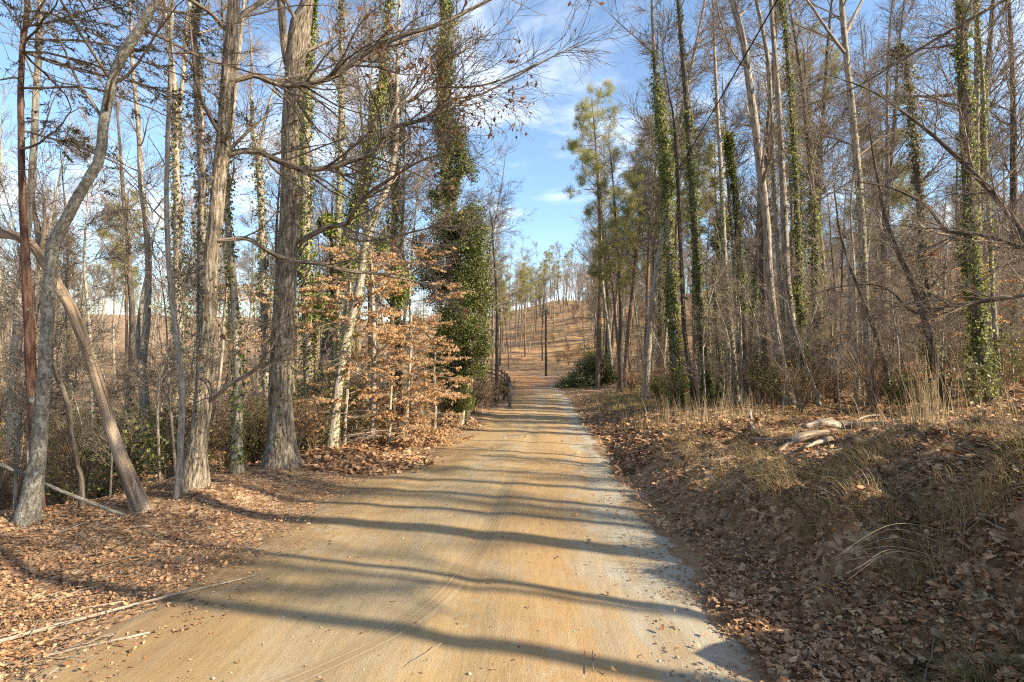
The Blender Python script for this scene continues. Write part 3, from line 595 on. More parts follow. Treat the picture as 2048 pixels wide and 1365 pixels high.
hero('lichen_tree', 'curved grey tree blotched with lichen, leaning right near the left edge',
     [(52, 1065, 42), (77, 896, 33), (92, 700, 29), (101, 560, 27), (103, 500, 27), (133, 435, 25), (165, 375, 23), (193, 322, 23), (207, 240, 22), (222, 161, 22), (250, 100, 22), (280, 55, 20), (300, 20, 18), (312, -15, 14)], 5.5, 8, 'lichen', 13,
     n1=12, n2=80, n3=450, flr=.6, m=22, ang=(.7, 1.3), tw='twigd')
hero('snag_tree', 'leaning dead snag with a hollowed split base left of the gnarled oak',
     [(292, 1040, 34), (264, 975, 30), (220, 865, 27), (176, 711, 26), (140, 620, 25), (119, 579, 26), (88, 515, 27), (55, 483, 26), (20, 470, 24), (-40, 468, 22), (-90, 455, 18)], 6.2, 0, 'dead', 14,
     n1=5, n2=16, n3=80, L1=(.5, 1.2), flr=.5, m=20,
     forks=[([(88, 520, 20), (78, 470, 16), (70, 430, 10), (66, 398, 5)], .1), ([(84, 500, 14), (90, 450, 8), (88, 400, 4)], -.1)])
root = hero('cedar_tree', 'slim reddish-brown conifer trunk at the far left edge with drooping sprays',
     [(78, 1040, 30), (66, 820, 26), (58, 640, 22), (52, 500, 19), (46, 380, 17), (43, 250, 15), (45, 120, 13), (55, 30, 12)], 6.0, 8.5, 'red', 15, n1=10, n2=40, n3=200, L1=(.5, 1.6), tw='twigd', flr=.2, curve=.2)
def hollow_shade(root):  # dark slivers standing proud: the shade inside the split is put into their colour
    o = np.array(root.location); c, q = limb_path([(276, 1008, 1), (271, 992, 7), (266, 975, 8), (262, 958, 5), (259, 945, 1)], 6.03, .0, 14); c[:, 1] += np.linspace(0, .02, 14); g = G(); tubes(g, c, q, 8, .1, 4); put('hollow_shade', g, 'pole', root, o)
    c, q = limb_path([(222, 830, 1), (214, 800, 3), (206, 775, 4), (196, 745, 3), (190, 725, 1)], 6.07, .0, 14); g = G(); tubes(g, c, q, 8, .1, 5); put('crack_shade', g, 'pole', root, o)
hollow_shade(next(o for o in COL.objects if o.name.startswith('snag_tree')))
def conifer_sprays(root, C, R, r, n=34, L=(1.2, 2.6), zr_=(1.6, 8), mat='cedar', flatness=.35, dirx=.7, nl=26000):
    o = np.array(root.location); gc = G(); gl = G(); C1, R1 = [], []
    t = np.clip(r.uniform(.38, .99, n), 0, 1)
    for q in t:
        i = int(q*(len(C)-1)); P = C[i]; az = r.uniform(-.9, .9) if r.rand() < dirx else r.uniform(0, 6.28)
        d = np.array([math.cos(az), math.sin(az), r.uniform(-.25, .12)]); k = 10; ln = r.uniform(*L); p = [P]
        for j in range(k-1):
            p.append(p[-1]+nrm(d)*ln/(k-1)); d = d+r.normal(0, .12, 3); d[2] -= .02
        C1.append(p); R1.append(np.linspace(.014, .003, k))
    C1 = np.array(C1); R1 = np.array(R1); tubes(gc, C1, R1, 5)
    C2, R2 = spawn(r, C1, R1, n*14, (.1, 1), (.25, .75), False, (.4, 1.), 6, -.04, .12, .5, .003, flat=flatness); tubes(gc, C2, R2, 3)
    C3, R3 = spawn(r, C2, R2, n*42, (.1, 1), (.12, .32), False, (.4, .9), 4, -.05, .1, .5, .002, flat=flatness, rmax=.002); tubes(gc, C3, R3, 3)
    P, T = onc(r, C3, nl); kk = vn(P[:, 0]*1.3, P[:, 2]*1.3, 1., 9)+vn(P[:, 0]*4, P[:, 2]*4, 1., 19)*.6 > .62; P, T = P[kk], T[kk]
    leaves(gl, r, P, T*.7+r.normal(0, .6, P.shape)+np.array([[0, 0, -.25]]), r.normal(0, .5, P.shape)+np.array([[0, 0, 1.]]), .035*r.uniform(.6, 1.4, len(P)), .13, .03)
    put('crown', gc, 'twigd', root, o); put('foliage', gl, mat, root, o, smooth=False)
r = RS(77); Cc, Rc = trunk_path([(78, 1040, 30), (66, 820, 26), (58, 640, 22), (52, 500, 19), (46, 380, 17), (43, 250, 15), (45, 120, 13), (55, 30, 12)], 6.0, r, 8.5)
conifer_sprays(root, Cc, Rc, r, 44, (1.2, 2.9), dirx=.7, nl=60000)
hero('sapling', 'thin dark sapling between the lichened tree and the leaning snag',
     [(171, 1043, 14), (165, 962, 12), (145, 843, 12), (120, 750, 11), (104, 690, 9), (90, 640, 5)], 6.1, 0, 'dark', 16, n1=5, n2=20, n3=120, L1=(.4, 1.), flr=.2, m=9, cat='sapling')
hero('pole_tree', 'slender straight pale-footed tree just left of the long-limbed oak',
     [(350, 1018, 15), (358, 896, 14), (363, 764, 13), (352, 676, 13), (342, 590, 12), (335, 500, 11), (334, 420, 10), (336, 300, 10), (342, 120, 9), (346, 0, 8)], 6.7, 9, 'pale', 17, n1=8, n2=50, n3=260, L1=(.5, 1.4), flr=.2, m=12)
hero('ivy_tree', 'tree with dry ivy standing behind the long-limbed oak, to its left',
     [(402, 900, 22), (403, 700, 19), (403, 443, 17), (401, 282, 17), (396, 160, 16), (391, 60, 13), (398, 0, 10)], 10, 14, 'grey', 18, n1=14, n2=90, n3=420, ivy=[(5200, .02, .6, .07, .07, .42)], t1=(.35, .98))
hero('ivy_tree', 'pale ivied trunk close right of the long-limbed oak',
     [(477, 966, 21), (476, 850, 19), (472, 700, 18), (464, 560, 16), (452, 440, 14), (448, 330, 11)], 8.4, 9, 'pale', 19, n1=10, n2=60, n3=300, ivy=[(3600, 0, .75, .05, .06, .45)])
hero('ivy_tree', 'forked pale tree with yellow-green ivy behind the slender pole tree',
     [(356, 930, 24), (357, 700, 20), (354, 480, 16), (351, 330, 15), (349, 200, 14), (338, 100, 10), (325, 0, 8)], 12, 16, 'pale', 21, n1=16, n2=110, n3=560, ivy=[(6500, .05, .5, .12, .08, .4)], forks=[([(352, 260, 12), (366, 160, 10), (372, 60, 9), (380, 0, 7)], 1.)])
hero('maple_tree', 'dark double-stemmed tree standing low in the left ravine',
     [(290, 910, 24), (288, 800, 22), (284, 742, 21), (290, 676, 17), (298, 560, 14), (292, 440, 13), (284, 363, 12), (278, 242, 11), (266, 133, 9), (262, 40, 7)], 17, 18, 'grey', 22, n1=20, n2=130, n3=700, L1=(1.2, 3.4), forks=[([(287, 760, 13), (276, 690, 11), (284, 600, 9), (300, 520, 6)], .5)])
hero('poplar_tree', 'pale straight poplar behind the reddish trunk at the left edge',
     [(26, 905, 26), (33, 700, 24), (50, 500, 20), (62, 400, 18), (69, 282, 16), (76, 120, 15), (79, 0, 13)], 9.5, 15, 'pale', 23, n1=14, n2=90, n3=420, t1=(.4, 1))
hero('ivy_tree', 'slim ivied tree left of the big scarred oak, forked at half height',
     [(533, 880, 17), (530, 740, 15), (524, 560, 14), (521, 430, 13), (515, 322, 10), (505, 250, 7)], 15.5, 12, 'grey', 24, n1=14, n2=90, n3=480, ivy=[(5200, .02, .62, .09, .09, .36)], forks=[([(518, 330, 8), (530, 240, 6), (550, 170, 4)], .6)])
hero('ivy_tree', 'trunk thickly wrapped in green ivy just right of the big scarred oak',
     [(628, 900, 28), (620, 760, 25), (614, 600, 22), (611, 450, 20), (612, 282, 18), (616, 150, 15), (622, 40, 12)], 12.5, 15, 'grey', 25, n1=12, n2=90, n3=420, ivy=[(11500, .02, .74, .12, .085, .3)])
hero('ivy_tree', 'thin ivied tree second to the right of the big scarred oak',
     [(668, 860, 15), (672, 700, 14), (675, 484, 12), (679, 363, 11), (683, 200, 10), (684, 60, 8)], 15, 16, 'grey', 26, n1=18, n2=120, n3=600, ivy=[(5200, .03, .62, .08, .08, .42)])
hero('leaning_tree', 'tree with sparse ivy leaning right over the beech saplings',
     [(664, 918, 22), (673, 816, 20), (686, 714, 19), (706, 633, 18), (723, 560, 17), (731, 496, 16), (749, 435, 15), (773, 383, 13), (787, 330, 12), (794, 260, 10), (796, 150, 8)], 11.5, 12, 'pale', 28, n1=14, n2=90, n3=500, ivy=[(2800, .0, .5, .05, .06, .5)])
hero('ivy_tree', 'ivy-laden trunk leaning right behind the leaning beech-side tree',
     [(636, 880, 18), (650, 700, 18), (693, 463, 17), (733, 363, 16), (750, 242, 14), (770, 121, 11), (781, 0, 8)], 16, 17, 'dark', 29, n1=14, n2=110, n3=560, ivy=[(14000, .2, .75, .25, .1, .36)])
hero('ivy_tree', 'green ivy pillar with yellow-green leaves left of the dark evergreen mass',
     [(792, 860, 16), (790, 640, 15), (785, 500, 13), (790, 400, 12), (788, 300, 9)], 18, 10.5, 'dark', 31, n1=10, n2=70, n3=360, ivy=[(13000, .05, .95, .3, .1, .32)])
hero('ivy_tree', 'tallest ivy column left of the road, rising out of the dark evergreen mass',
     [(921, 838, 12), (937, 720, 12), (930, 650, 13), (912, 524, 14), (898, 400, 14), (890, 300, 18), (888, 200, 16), (890, 60, 12)], 17.5, 17, 'pale', 32, n1=22, n2=160, n3=800, L1=(1.2, 3.4), ivy=[(17000, .22, .8, .3, .1, .3)])
hero('slim_tree', 'slender grey tree without ivy between two ivied trees right of the scarred oak',
     [(648, 880, 8), (700, 560, 8), (722, 420, 8), (735, 330, 7), (742, 200, 5)], 19, 15, 'pale', 33, n1=16, n2=110, n3=560)
hero('roadside_tree', 'dark slim tree beside the wooden fence at the bend',
     [(994, 790, 8), (994, 700, 7), (994, 626, 6), (992, 560, 5), (985, 480, 4)], 30, 9, 'dark', 34, n1=26, n2=260, n3=1300, L1=(1., 3.2), twr=.007, t1=(.25, .98), ang=(.6, 1.3))

# evergreen mass beside the road
def evergreen(name, label, blobs, Y, seed, nl, size, mat, stems, group=None):
    r = RS(seed); c0 = W(stems[0][0][0], stems[0][0][1], Y); z0 = float(gz(c0[0], c0[1])); o = np.array([c0[0], c0[1], z0])
    root = empty(name, o); tag(root, label, 'tree' if 'tree' in name else 'shrub', group); gt = G(); gc = G(); gl = G(); SC, SR = [], []
    for st in stems:
        c, q = trunk_path(st, Y+r.normal(0, .3), r, 0, nseg=24); SC.append(c); SR.append(q)
    SC = np.array(SC); SR = np.array(SR); tubes(gt, SC, SR, 10, .06, seed); put('trunk', gt, 'dark', root, o)
    C1, R1 = spawn(r, SC, SR, 60, (.3, 1), (.8, 2.), False, (.6, 1.2), 8, .03, .12, .5, .006); tubes(gc, C1, R1, 4)
    C2, R2 = spawn(r, C1, R1, 500, (.2, 1), (.3, .8), False, (.4, 1.), 5, 0, .14, .5, .004); tubes(gc, C2, R2, 3); put('crown', gc, 'twigd', root, o)
    for (px, py, rx, ry, wgt) in blobs:
        c = W(px, py, Y+r.normal(0, .5)); n = int(nl*wgt); d = nrm(r.normal(size=(n, 3))); rad = np.minimum(r.rand(n)**.5*np.where(r.rand(n) < .25, r.uniform(1, 2.1, n), r.uniform(.8, 1.25, n)), 1.7)
        sc = np.array([rx, (rx+ry)/2, ry])/F*Y; P = c+d*rad[:, None]*sc
        k = (vn(P[:, 0]*1.1, P[:, 2]*1.1+P[:, 1]*.6, 1., seed)*.5+vn(P[:, 0]*3.1+P[:, 1]*2, P[:, 2]*3.1, 1., seed+1)*.5) > .31+.2*rad**2.5; P = P[k]; d = d[k]
        leaves(gl, r, P, r.normal(0, .6, P.shape)+d*.3+np.array([[0, 0, -.5]]), d+r.normal(0, .7, P.shape), size*r.uniform(.6, 1.3, len(P)), .36, .12)
    put('foliage', gl, mat, root, o, smooth=False); return root
evergreen('evergreen_tree', 'dark broad-leaved evergreen mass leaning over the left verge before the fence',
     [(905, 460, 50, 75, 1.), (938, 480, 42, 85, .85), (880, 560, 55, 60, .8), (948, 590, 40, 75, .75), (905, 380, 30, 55, .5), (905, 650, 45, 60, .5), (928, 690, 42, 80, .8), (880, 735, 36, 60, .35), (915, 780, 30, 50, .25), (965, 700, 22, 70, .3), (912, 790, 36, 50, .55), (915, 300, 26, 60, .35), (850, 500, 34, 40, .4), (870, 410, 28, 50, .3), (888, 250, 26, 70, .35), (886, 130, 22, 70, .22), (925, 345, 34, 34, .22), (925, 740, 30, 40, .2)],
     17.5, 41, 19000, .058, 'holly', [[(905, 840, 18), (905, 700, 16), (900, 560, 14), (890, 420, 10)], [(935, 830, 14), (945, 700, 12), (955, 560, 10), (960, 470, 6)], [(900, 700, 8), (900, 500, 8), (892, 300, 6), (888, 80, 4)]])
evergreen('ivy_mass', 'hanging ivy clump between the leaning trunks at mid height on the left',
     [(655, 440, 24, 40, .8), (690, 520, 26, 44, .8), (760, 470, 20, 50, .5), (800, 560, 26, 50, .6), (640, 600, 22, 60, .6)], 15, 42, 4000, .085, 'ivy', [[(672, 880, 8), (668, 640, 8), (662, 430, 5)], [(790, 860, 8), (785, 640, 8), (770, 450, 5)]])

# beech saplings holding copper leaves in flat tiers
def beech(label, stem, Y, H, tiers, seed, nl, xr_, group='copper-leaved beech saplings by the left shoulder', mat='beech', sz=.075):
    r = RS(seed); C, R = trunk_path(stem, Y, r, H, nseg=30); o = C[0].copy(); o[2] += .12; root = empty('beech_tree', o); tag(root, label, 'tree', group)
    gt = G(); tubes(gt, C, R, 10, .04, seed); put('trunk', gt, 'pale', root, o); gc = G(); gl = G(); C1, R1 = [], []
    z0 = o[2]; zt = C[-1, 2]
    for q in range(tiers):
        f = (q+.5)/tiers; i = int((.12+.86*f)*(len(C)-1)); az0 = r.rand()*6.28
        for s in range(3 if q % 2 else 2):
            az = az0+s*2.2+r.normal(0, .5); ln = xr_*1.6*(1.1-.55*f)*r.uniform(.5, 1.15); i = int(np.clip(i+r.normal(0, 1.2), 2, len(C)-2)); d = np.array([math.cos(az), math.sin(az), r.uniform(.0, .5)]); p = [C[i]]
            for j in range(9): p.append(p[-1]+nrm(d)*ln/9); d = d+r.normal(0, .14, 3)*[1, 1, .6]; d[2] -= .045
            C1.append(p); R1.append(np.linspace(.011, .003, 10))
    C1 = np.array(C1); R1 = np.array(R1); tubes(gc, C1, R1, 5)
    C2, R2 = spawn(r, C1, R1, len(C1)*11, (.1, 1), (.3, .95), False, (.5, 1.), 6, 0., .1, .5, .003, flat=.78); tubes(gc, C2, R2, 3)
    C3, R3 = spawn(r, C2, R2, len(C1)*26, (.1, 1), (.12, .35), False, (.5, 1.), 4, -.02, .1, .5, .002, flat=.55, rmax=.002); tubes(gc, C3, R3, 3); put('crown', gc, 'twig', root, o)
    P, T = onc(r, C3, int(nl*3.)); k = vn(P[:, 0]*1.8+P[:, 1], P[:, 2]*2.2, 1., seed) > .36; P = P[k]
    leaves(gl, r, P, np.array([[0, 0, -1.]])+r.normal(0, .45, P.shape), r.normal(size=P.shape), sz*.82*r.uniform(.5, 1.25, len(P)), .27, .16, rnd=np.clip(r.rand(len(P))*.7+vn(P[:, 0], P[:, 2], 2., seed)*.5-.1, 0, 1))
    put('dead_leaves', gl, mat, root, o, smooth=False); return root
beech('beech with the thickest pale stem in the middle of the copper-leaved saplings', [(746, 900, 12), (747, 760, 11), (746, 633, 9), (744, 540, 6), (742, 500, 4)], 12.6, 0, 12, 51, 7500, 1.25)
beech('short beech with a forked-looking pale stem, rightmost of the copper-leaved saplings at the shoulder', [(809, 900, 9), (814, 820, 8), (818, 740, 6), (822, 660, 4)], 13.0, 0, 7, 52, 4200, .95)
beech('beech rising behind the rightmost copper sapling, leaves in thin tiers', [(826, 870, 8), (823, 728, 7), (820, 590, 5), (816, 520, 3)], 14.2, 0, 9, 53, 4600, 1.25)
beech('beech with copper tiers between the scarred oak and the leaning tree', [(690, 905, 9), (696, 780, 8), (700, 650, 7), (700, 530, 4)], 12.2, 0, 10, 54, 5600, 1.15)
beech('low beech sapling at the front of the copper-leaved group', [(776, 905, 7), (780, 830, 6), (784, 760, 4)], 12.2, 0, 5, 55, 2600, .8)
beech('slim beech with a few copper leaves, nearest the evergreen mass', [(869, 873, 7), (872, 800, 6), (870, 740, 5), (868, 690, 3)], 14.5, 0, 4, 56, 1500, .8)
beech('pale beech with copper leaves behind the dry-ivy tree on the left', [(420, 900, 8), (440, 760, 7), (450, 640, 6), (455, 560, 4)], 11, 0, 7, 57, 1400, .8, group=None)
# copper beeches in the wood on the right
gb = 'copper-leaved beeches in the right-hand wood'
beech('orange-leaved beech low in the right wood under the crooked limb', [(1880, 760, 6), (1885, 660, 6), (1890, 560, 5), (1895, 480, 3)], 17, 0, 8, 58, 3600, 2.1, gb, 'oakleaf', .085)
beech('orange-leaved beech at the right edge of the wood beside the ivy trunk', [(1985, 740, 6), (1980, 640, 5), (1975, 520, 4), (1970, 470, 3)], 15, 0, 8, 59, 3000, 1.6, gb, 'beech', .085)
beech('sparse copper beech sapling among the trunks of the right wood', [(1660, 770, 5), (1662, 700, 5), (1665, 640, 3)], 22, 0, 6, 60, 1600, 1.8, gb, 'beech', .1)

# ------------------------------------------------------------------ right side trees
RG = dict(twr=.0055)
hero('ivy_tree', 'first ivy-clad trunk right of the road, its leaves a thick green column',
     [(1356, 790, 18), (1354, 740, 17), (1345, 625, 16), (1341, 550, 15), (1335, 400, 14), (1332, 324, 13), (1318, 231, 11), (1308, 116, 8), (1302, 0, 5)], 20, 17, 'grey', 61, n1=26, n2=220, n3=900, L1=(1.5, 4.2), ivy=[(15000, .0, .58, .14, .1, .26)], t1=(.55, .98), ang=(.5, .95), **RG)
hero('ivy_tree', 'tall dark trunk with ivy thick at its foot, second right of the road',
     [(1414, 775, 17), (1404, 669, 15), (1396, 550, 14), (1385, 370, 13), (1378, 231, 12), (1366, 93, 10), (1358, 0, 8)], 19.4, 20, 'dark', 62, n1=26, n2=220, n3=900, L1=(1.5, 4.), ivy=[(9000, .0, .42, .13, .1, .3), (2500, .4, .8, .08, .09, .5)], t1=(.4, .98), **RG)
hero('forest_tree', 'dark bare trunk between the two ivied trunks nearest the road on the right',
     [(1384, 776, 11), (1369, 669, 9), (1360, 494, 8), (1352, 350, 7), (1346, 250, 5)], 20.5, 12, 'dark', 63, n1=14, n2=100, n3=420, **RG)
hero('forest_tree', 'stout tall trunk curving left at the top, centre of the right wood',
     [(1573, 785, 26), (1560, 720, 20), (1545, 625, 17), (1537, 550, 16), (1533, 463, 16), (1521, 347, 16), (1507, 231, 16), (1489, 93, 14), (1464, -10, 12)], 17, 19, 'grey', 64, n1=24, n2=220, n3=950, L1=(1.5, 4.5), t1=(.4, .98), **RG)
hero('forest_tree', 'long-boled grey tree just right of the stout curving trunk',
     [(1584, 780, 14), (1568, 640, 12), (1554, 463, 11), (1544, 278, 10), (1535, 116, 9), (1512, 0, 7)], 18.4, 20, 'grey', 65, n1=22, n2=180, n3=800, L1=(1.2, 3.6), t1=(.45, .98), **RG)
hero('forest_tree', 'widest bare grey trunk in the cluster at the middle of the right wood',
     [(1590, 785, 22), (1581, 625, 17), (1572, 550, 16), (1567, 417, 14), (1558, 231, 12), (1544, 46, 9)], 18.0, 19, 'grey', 66, n1=20, n2=170, n3=800, L1=(1.2, 3.6), t1=(.45, .98), **RG)
hero('ivy_tree', 'slim ivied trunk closing the cluster at the middle of the right wood',
     [(1612, 785, 14), (1603, 625, 12), (1598, 550, 12), (1591, 370, 11), (1579, 162, 9), (1563, 0, 7)], 17.6, 19, 'dark', 67, n1=20, n2=170, n3=800, ivy=[(9500, .1, .72, .09, .09, .36)], t1=(.45, .98), **RG)
hero('forest_tree', 'tall grey trunk, forked high, right of the ivied cluster',
     [(1742, 770, 20), (1732, 669, 18), (1725, 550, 17), (1718, 417, 16), (1706, 255, 15), (1692, 116, 13), (1683, 0, 11)], 16, 18, 'grey', 68, n1=24, n2=220, n3=950, L1=(1.4, 4.2), ivy=[(1500, .2, .5, .04, .08, .55)], t1=(.35, .98), forks=[([(1688, 75, 9), (1710, 30, 8), (1730, -10, 6)], .6), ([(1688, 105, 8), (1655, 60, 6), (1625, 15, 5)], -.5)], **RG)
hero('ivy_tree', 'broken-topped trunk shrouded in ivy right of the high-forked tree',
     [(1872, 760, 20), (1862, 690, 18), (1850, 550, 17), (1836, 370, 15), (1822, 231, 12), (1808, 110, 6)], 17, 10.8, 'dark', 69, n1=16, n2=150, n3=800, L1=(.6, 1.8), ivy=[(15000, .05, .98, .17, .1, .33)], t1=(.2, .98), ang=(.8, 1.4), **RG)
hero('ivy_tree', 'thickest ivy-hung trunk, near the right edge of the wood',
     [(1962, 745, 34), (1950, 620, 30), (1940, 500, 29), (1933, 324, 27), (1926, 185, 25), (1919, 0, 22)], 12.6, 16, 'dark', 70, n1=26, n2=220, n3=1100, L1=(.6, 2.6), ivy=[(14000, .03, .7, .1, .075, .38)], t1=(.2, .95), ang=(.8, 1.4), m=16)
hero('forest_tree', 'slim trunk immediately right of the thickest ivy-hung trunk',
     [(1998, 740, 12), (1985, 550, 10), (1975, 370, 9), (1966, 185, 8), (1952, 0, 6)], 13.5, 15, 'grey', 71, n1=16, n2=120, n3=560, ivy=[(2600, .2, .6, .06, .08, .45)])
hero('forest_tree', 'bare dark tree leaning left in front of the thickest ivy-hung trunk',
     [(1880, 750, 17), (1860, 669, 15), (1825, 573, 13), (1800, 510, 11), (1777, 450, 9), (1760, 370, 7), (1745, 280, 4)], 13, 9, 'dark', 72, n1=16, n2=130, n3=600, L1=(.8, 2.2), t1=(.3, .98), curve=.8)
hero('forest_tree', 'thin dark tree leaning left in the middle distance of the right wood',
     [(1778, 785, 13), (1764, 713, 11), (1729, 612, 9), (1695, 520, 7), (1676, 450, 5)], 15, 7, 'dark', 73, n1=12, n2=100, n3=460, L1=(.7, 2.), t1=(.3, .98))
hero('ivy_tree', 'narrow ivy column standing well left of the wood-centre cluster',
     [(1492, 790, 13), (1487, 647, 12), (1480, 550, 12), (1470, 394, 10), (1456, 300, 7)], 23, 10.5, 'dark', 74, n1=14, n2=120, n3=600, ivy=[(10500, .22, .9, .13, .11, .28)], twr=.006)
hero('ivy_tree', 'grey trunk with ivy on its lower half next to the narrow ivy column',
     [(1474, 800, 12), (1461, 647, 11), (1452, 550, 10), (1443, 347, 9), (1433, 185, 7), (1428, 60, 5)], 20, 16, 'pale', 75, n1=20, n2=170, n3=760, ivy=[(3800, .1, .5, .1, .1, .42)], t1=(.45, .98), **RG)
hero('ivy_tree', 'low bushy ivy trunk behind the second ivied trunk right of the road',
     [(1440, 780, 12), (1436, 660, 12), (1432, 560, 10), (1438, 500, 5)], 23, 7, 'dark', 76, n1=8, n2=60, n3=300, ivy=[(8000, .1, .95, .26, .11, .36)], twr=.006)
hero('sapling', 'pale straight sapling lit by the sun behind the logs', [(1712, 790, 7), (1707, 735, 6), (1700, 581, 5), (1694, 500, 3)], 14.5, 0, 'pale', 77, n1=9, n2=50, n3=260, L1=(.4, 1.2), cat='sapling', t1=(.4, .98))
hero('sapling', 'pale sapling leaning left beside the mid-wood cluster', [(1634, 786, 7), (1610, 722, 6), (1588, 656, 5), (1575, 600, 3)], 15.5, 0, 'pale', 78, n1=9, n2=50, n3=240, L1=(.4, 1.2), cat='sapling')
hero('sapling', 'thin pale stem standing behind the tall dry grass', [(1485, 795, 7), (1483, 700, 6), (1478, 600, 4)], 17.5, 0, 'pale', 79, n1=9, n2=50, n3=240, L1=(.4, 1.2), cat='sapling')
# leaning tree and crooked limbs reaching in from the right
def branchy(name, label, pts, Y0, dY, seed, n2=60, n3=400, mat='dark', root_xy=None, cat='tree', L=(.6, 1.6)):
    r = RS(seed); c, q = limb_path(pts, Y0, dY, 26); gt = G()
    bx = c[0]+np.array([.5, .1, 0]) if root_xy is None else np.array([*root_xy, 0]); b = gp(bx[0], bx[1]); 
    st = catmull(np.array([b-np.array([0, 0, .15]), b*.75+c[0]*.25+np.array([.12, 0, .0]), b*.35+c[0]*.65+np.array([.15, 0, .1]), c[0]]), 16); C = np.concatenate([st[:-1], c]); R = np.concatenate([np.linspace(q[0]*1.7, q[0]*1.02, 15), q])
    o = b; root = empty(name, o); tag(root, label, cat); tubes(gt, C, R, 12, .08, seed); put('trunk', gt, mat, root, o)
    gc = G(); C1, R1 = spawn(r, c, q, 18, (.05, 1), L, False, (.4, 1.), 9, .01, .15, .55, .005); tubes(gc, C1, R1, 5)
    C2, R2 = spawn(r, C1, R1, n2, (.1, 1), (.3, .6), True, (.4, 1.), 6, 0, .15, .6, .003); tubes(gc, C2, R2, 4)
    C3, R3 = spawn(r, C2, R2, n3, (.1, 1), (.15, .5), False, (.4, 1.), 4, 0, .15, .6, .003, rmax=.004); tubes(gc, C3, R3, 3); put('crown', gc, 'twigd', root, o)
    return root
branchy('leaning_tree', 'dark tree leaning in from the right edge, its top reaching up left', [(2110, 620, 20), (2060, 500, 18), (2021, 431, 17), (1980, 380, 15), (1924, 324, 12), (1859, 264, 9), (1800, 220, 6), (1740, 180, 4), (1660, 150, 2)], 8.5, 1.5, 81, 110, 800, root_xy=(8.9, 8.5))
branchy('crooked_tree', 'tree at the right edge with a crooked dark limb bent like an elbow', [(2150, 540, 14), (2048, 498, 12), (2020, 486, 12), (1957, 468, 11), (1896, 463, 10), (1875, 440, 8), (1859, 417, 8), (1835, 400, 6), (1780, 375, 5), (1700, 360, 2)], 8, 1.2, 82, 90, 600, root_xy=(9.0, 7.6))
branchy('crooked_tree', 'tree at the right edge with a low nearly level dark limb', [(2150, 570, 12), (2048, 590, 11), (1982, 601, 10), (1904, 612, 9), (1860, 622, 7), (1824, 623, 6), (1770, 575, 5), (1700, 570, 3), (1620, 590, 2)], 7.6, 1.5, 83, 90, 600, root_xy=(8.7, 7.0))
branchy('leaning_tree', 'thin straight limbed tree crossing the sky at the upper right corner', [(2150, -90, 12), (2008, 0, 9), (1887, 69, 7), (1795, 125, 5), (1700, 180, 3), (1600, 215, 2)], 10, 1, 84, 60, 400, root_xy=(12., 9.5))

# ------------------------------------------------------------------ reusable forest trees
def proto_bare(seed, H, r0, mat, n1=36, n2=380, n3=1700, L1=(1.2, 4.2), t1=(.42, .98), twr=.0075, lean=.04, ivy=None, name='forest_tree'):
    r = RS(seed); k = 9; P = [np.array([0, 0, -.2])]; d = np.array([r.normal(0, lean), r.normal(0, lean), 1.])
    for i in range(k): P.append(P[-1]+nrm(d)*H/k); d = d+np.r_[r.normal(0, .035, 2), 0]; 
    C = catmull(np.array(P), 30); R = r0*(1-np.linspace(0, 1, 30)*.93)**.8; root = empty(name, (0, 0, 0)); g = G(); tubes(g, C, flare(C, R, .4), 10, .05, seed); put('trunk', g, mat, root)
    g = G(); C1, R1 = spawn(r, C, R, n1, t1, L1, False, (.45, 1.05), 9, .035, .1, .4, .012); tubes(g, C1, R1, 4)
    C2, R2 = spawn(r, C1, R1, n2, (.15, 1), (.3, .6), True, (.4, .9), 6, .02, .12, .6, .01); tubes(g, C2, R2, 3)
    C3, R3 = spawn(r, C2, R2, n3, (.1, 1), (.3, .9), False, (.35, .9), 4, .02, .12, .6, twr, rmax=twr); tubes(g, C3, R3, 3); put('crown', g, 'twig', root)
    if ivy:
        g = G(); ivyleaf(g, r, C, R, ivy[0], (.0, ivy[1]), ivy[2], .13, .36, seed); put('ivy', g, 'ivy', root, smooth=False)
    root['category'] = 'tree'; return root
def proto_pine(seed, H, r0, cf=.45, nb=54, nl=95):
    r = RS(seed); k = 8; P = [np.array([0, 0, -.2])]; d = np.array([r.normal(0, .03), r.normal(0, .03), 1.])
    for i in range(k): P.append(P[-1]+nrm(d)*H/k); d = d+np.r_[r.normal(0, .025, 2), 0]
    C = catmull(np.array(P), 28); R = r0*(1-np.linspace(0, 1, 28)*.92)**.8; root = empty('pine_tree', (0, 0, 0)); g = G(); tubes(g, C, R, 9, .05, seed); put('trunk', g, 'pine', root)
    g = G(); C1, R1 = spawn(r, C, R, nb, (1-cf, .99), (1.4, 3.2), False, (.9, 1.5), 8, .05, .1, .4, .014); tubes(g, C1, R1, 4)
    C2, R2 = spawn(r, C1, R1, nb*7, (.35, 1), (.4, 1.), False, (.4, .9), 5, .06, .12, .6, .009); tubes(g, C2, R2, 3); put('crown', g, 'twig', root)
    g = G(); tips = C2[:, -1]; n = len(tips)*nl; P = np.repeat(tips, nl, 0); D = nrm(r.normal(size=(n, 3))+np.array([[0, 0, .35]])); P = P+r.normal(0, .10, P.shape)
    leaves(g, r, P, D, r.normal(size=D.shape), .16*r.uniform(.7, 1.3, n), .055, .02, rnd=np.clip(np.repeat(r.rand(len(tips)), nl)*.6+r.rand(n)*.4, 0, 1)); put('foliage', g, 'needle', root, smooth=False)
    root['category'] = 'tree'; return root
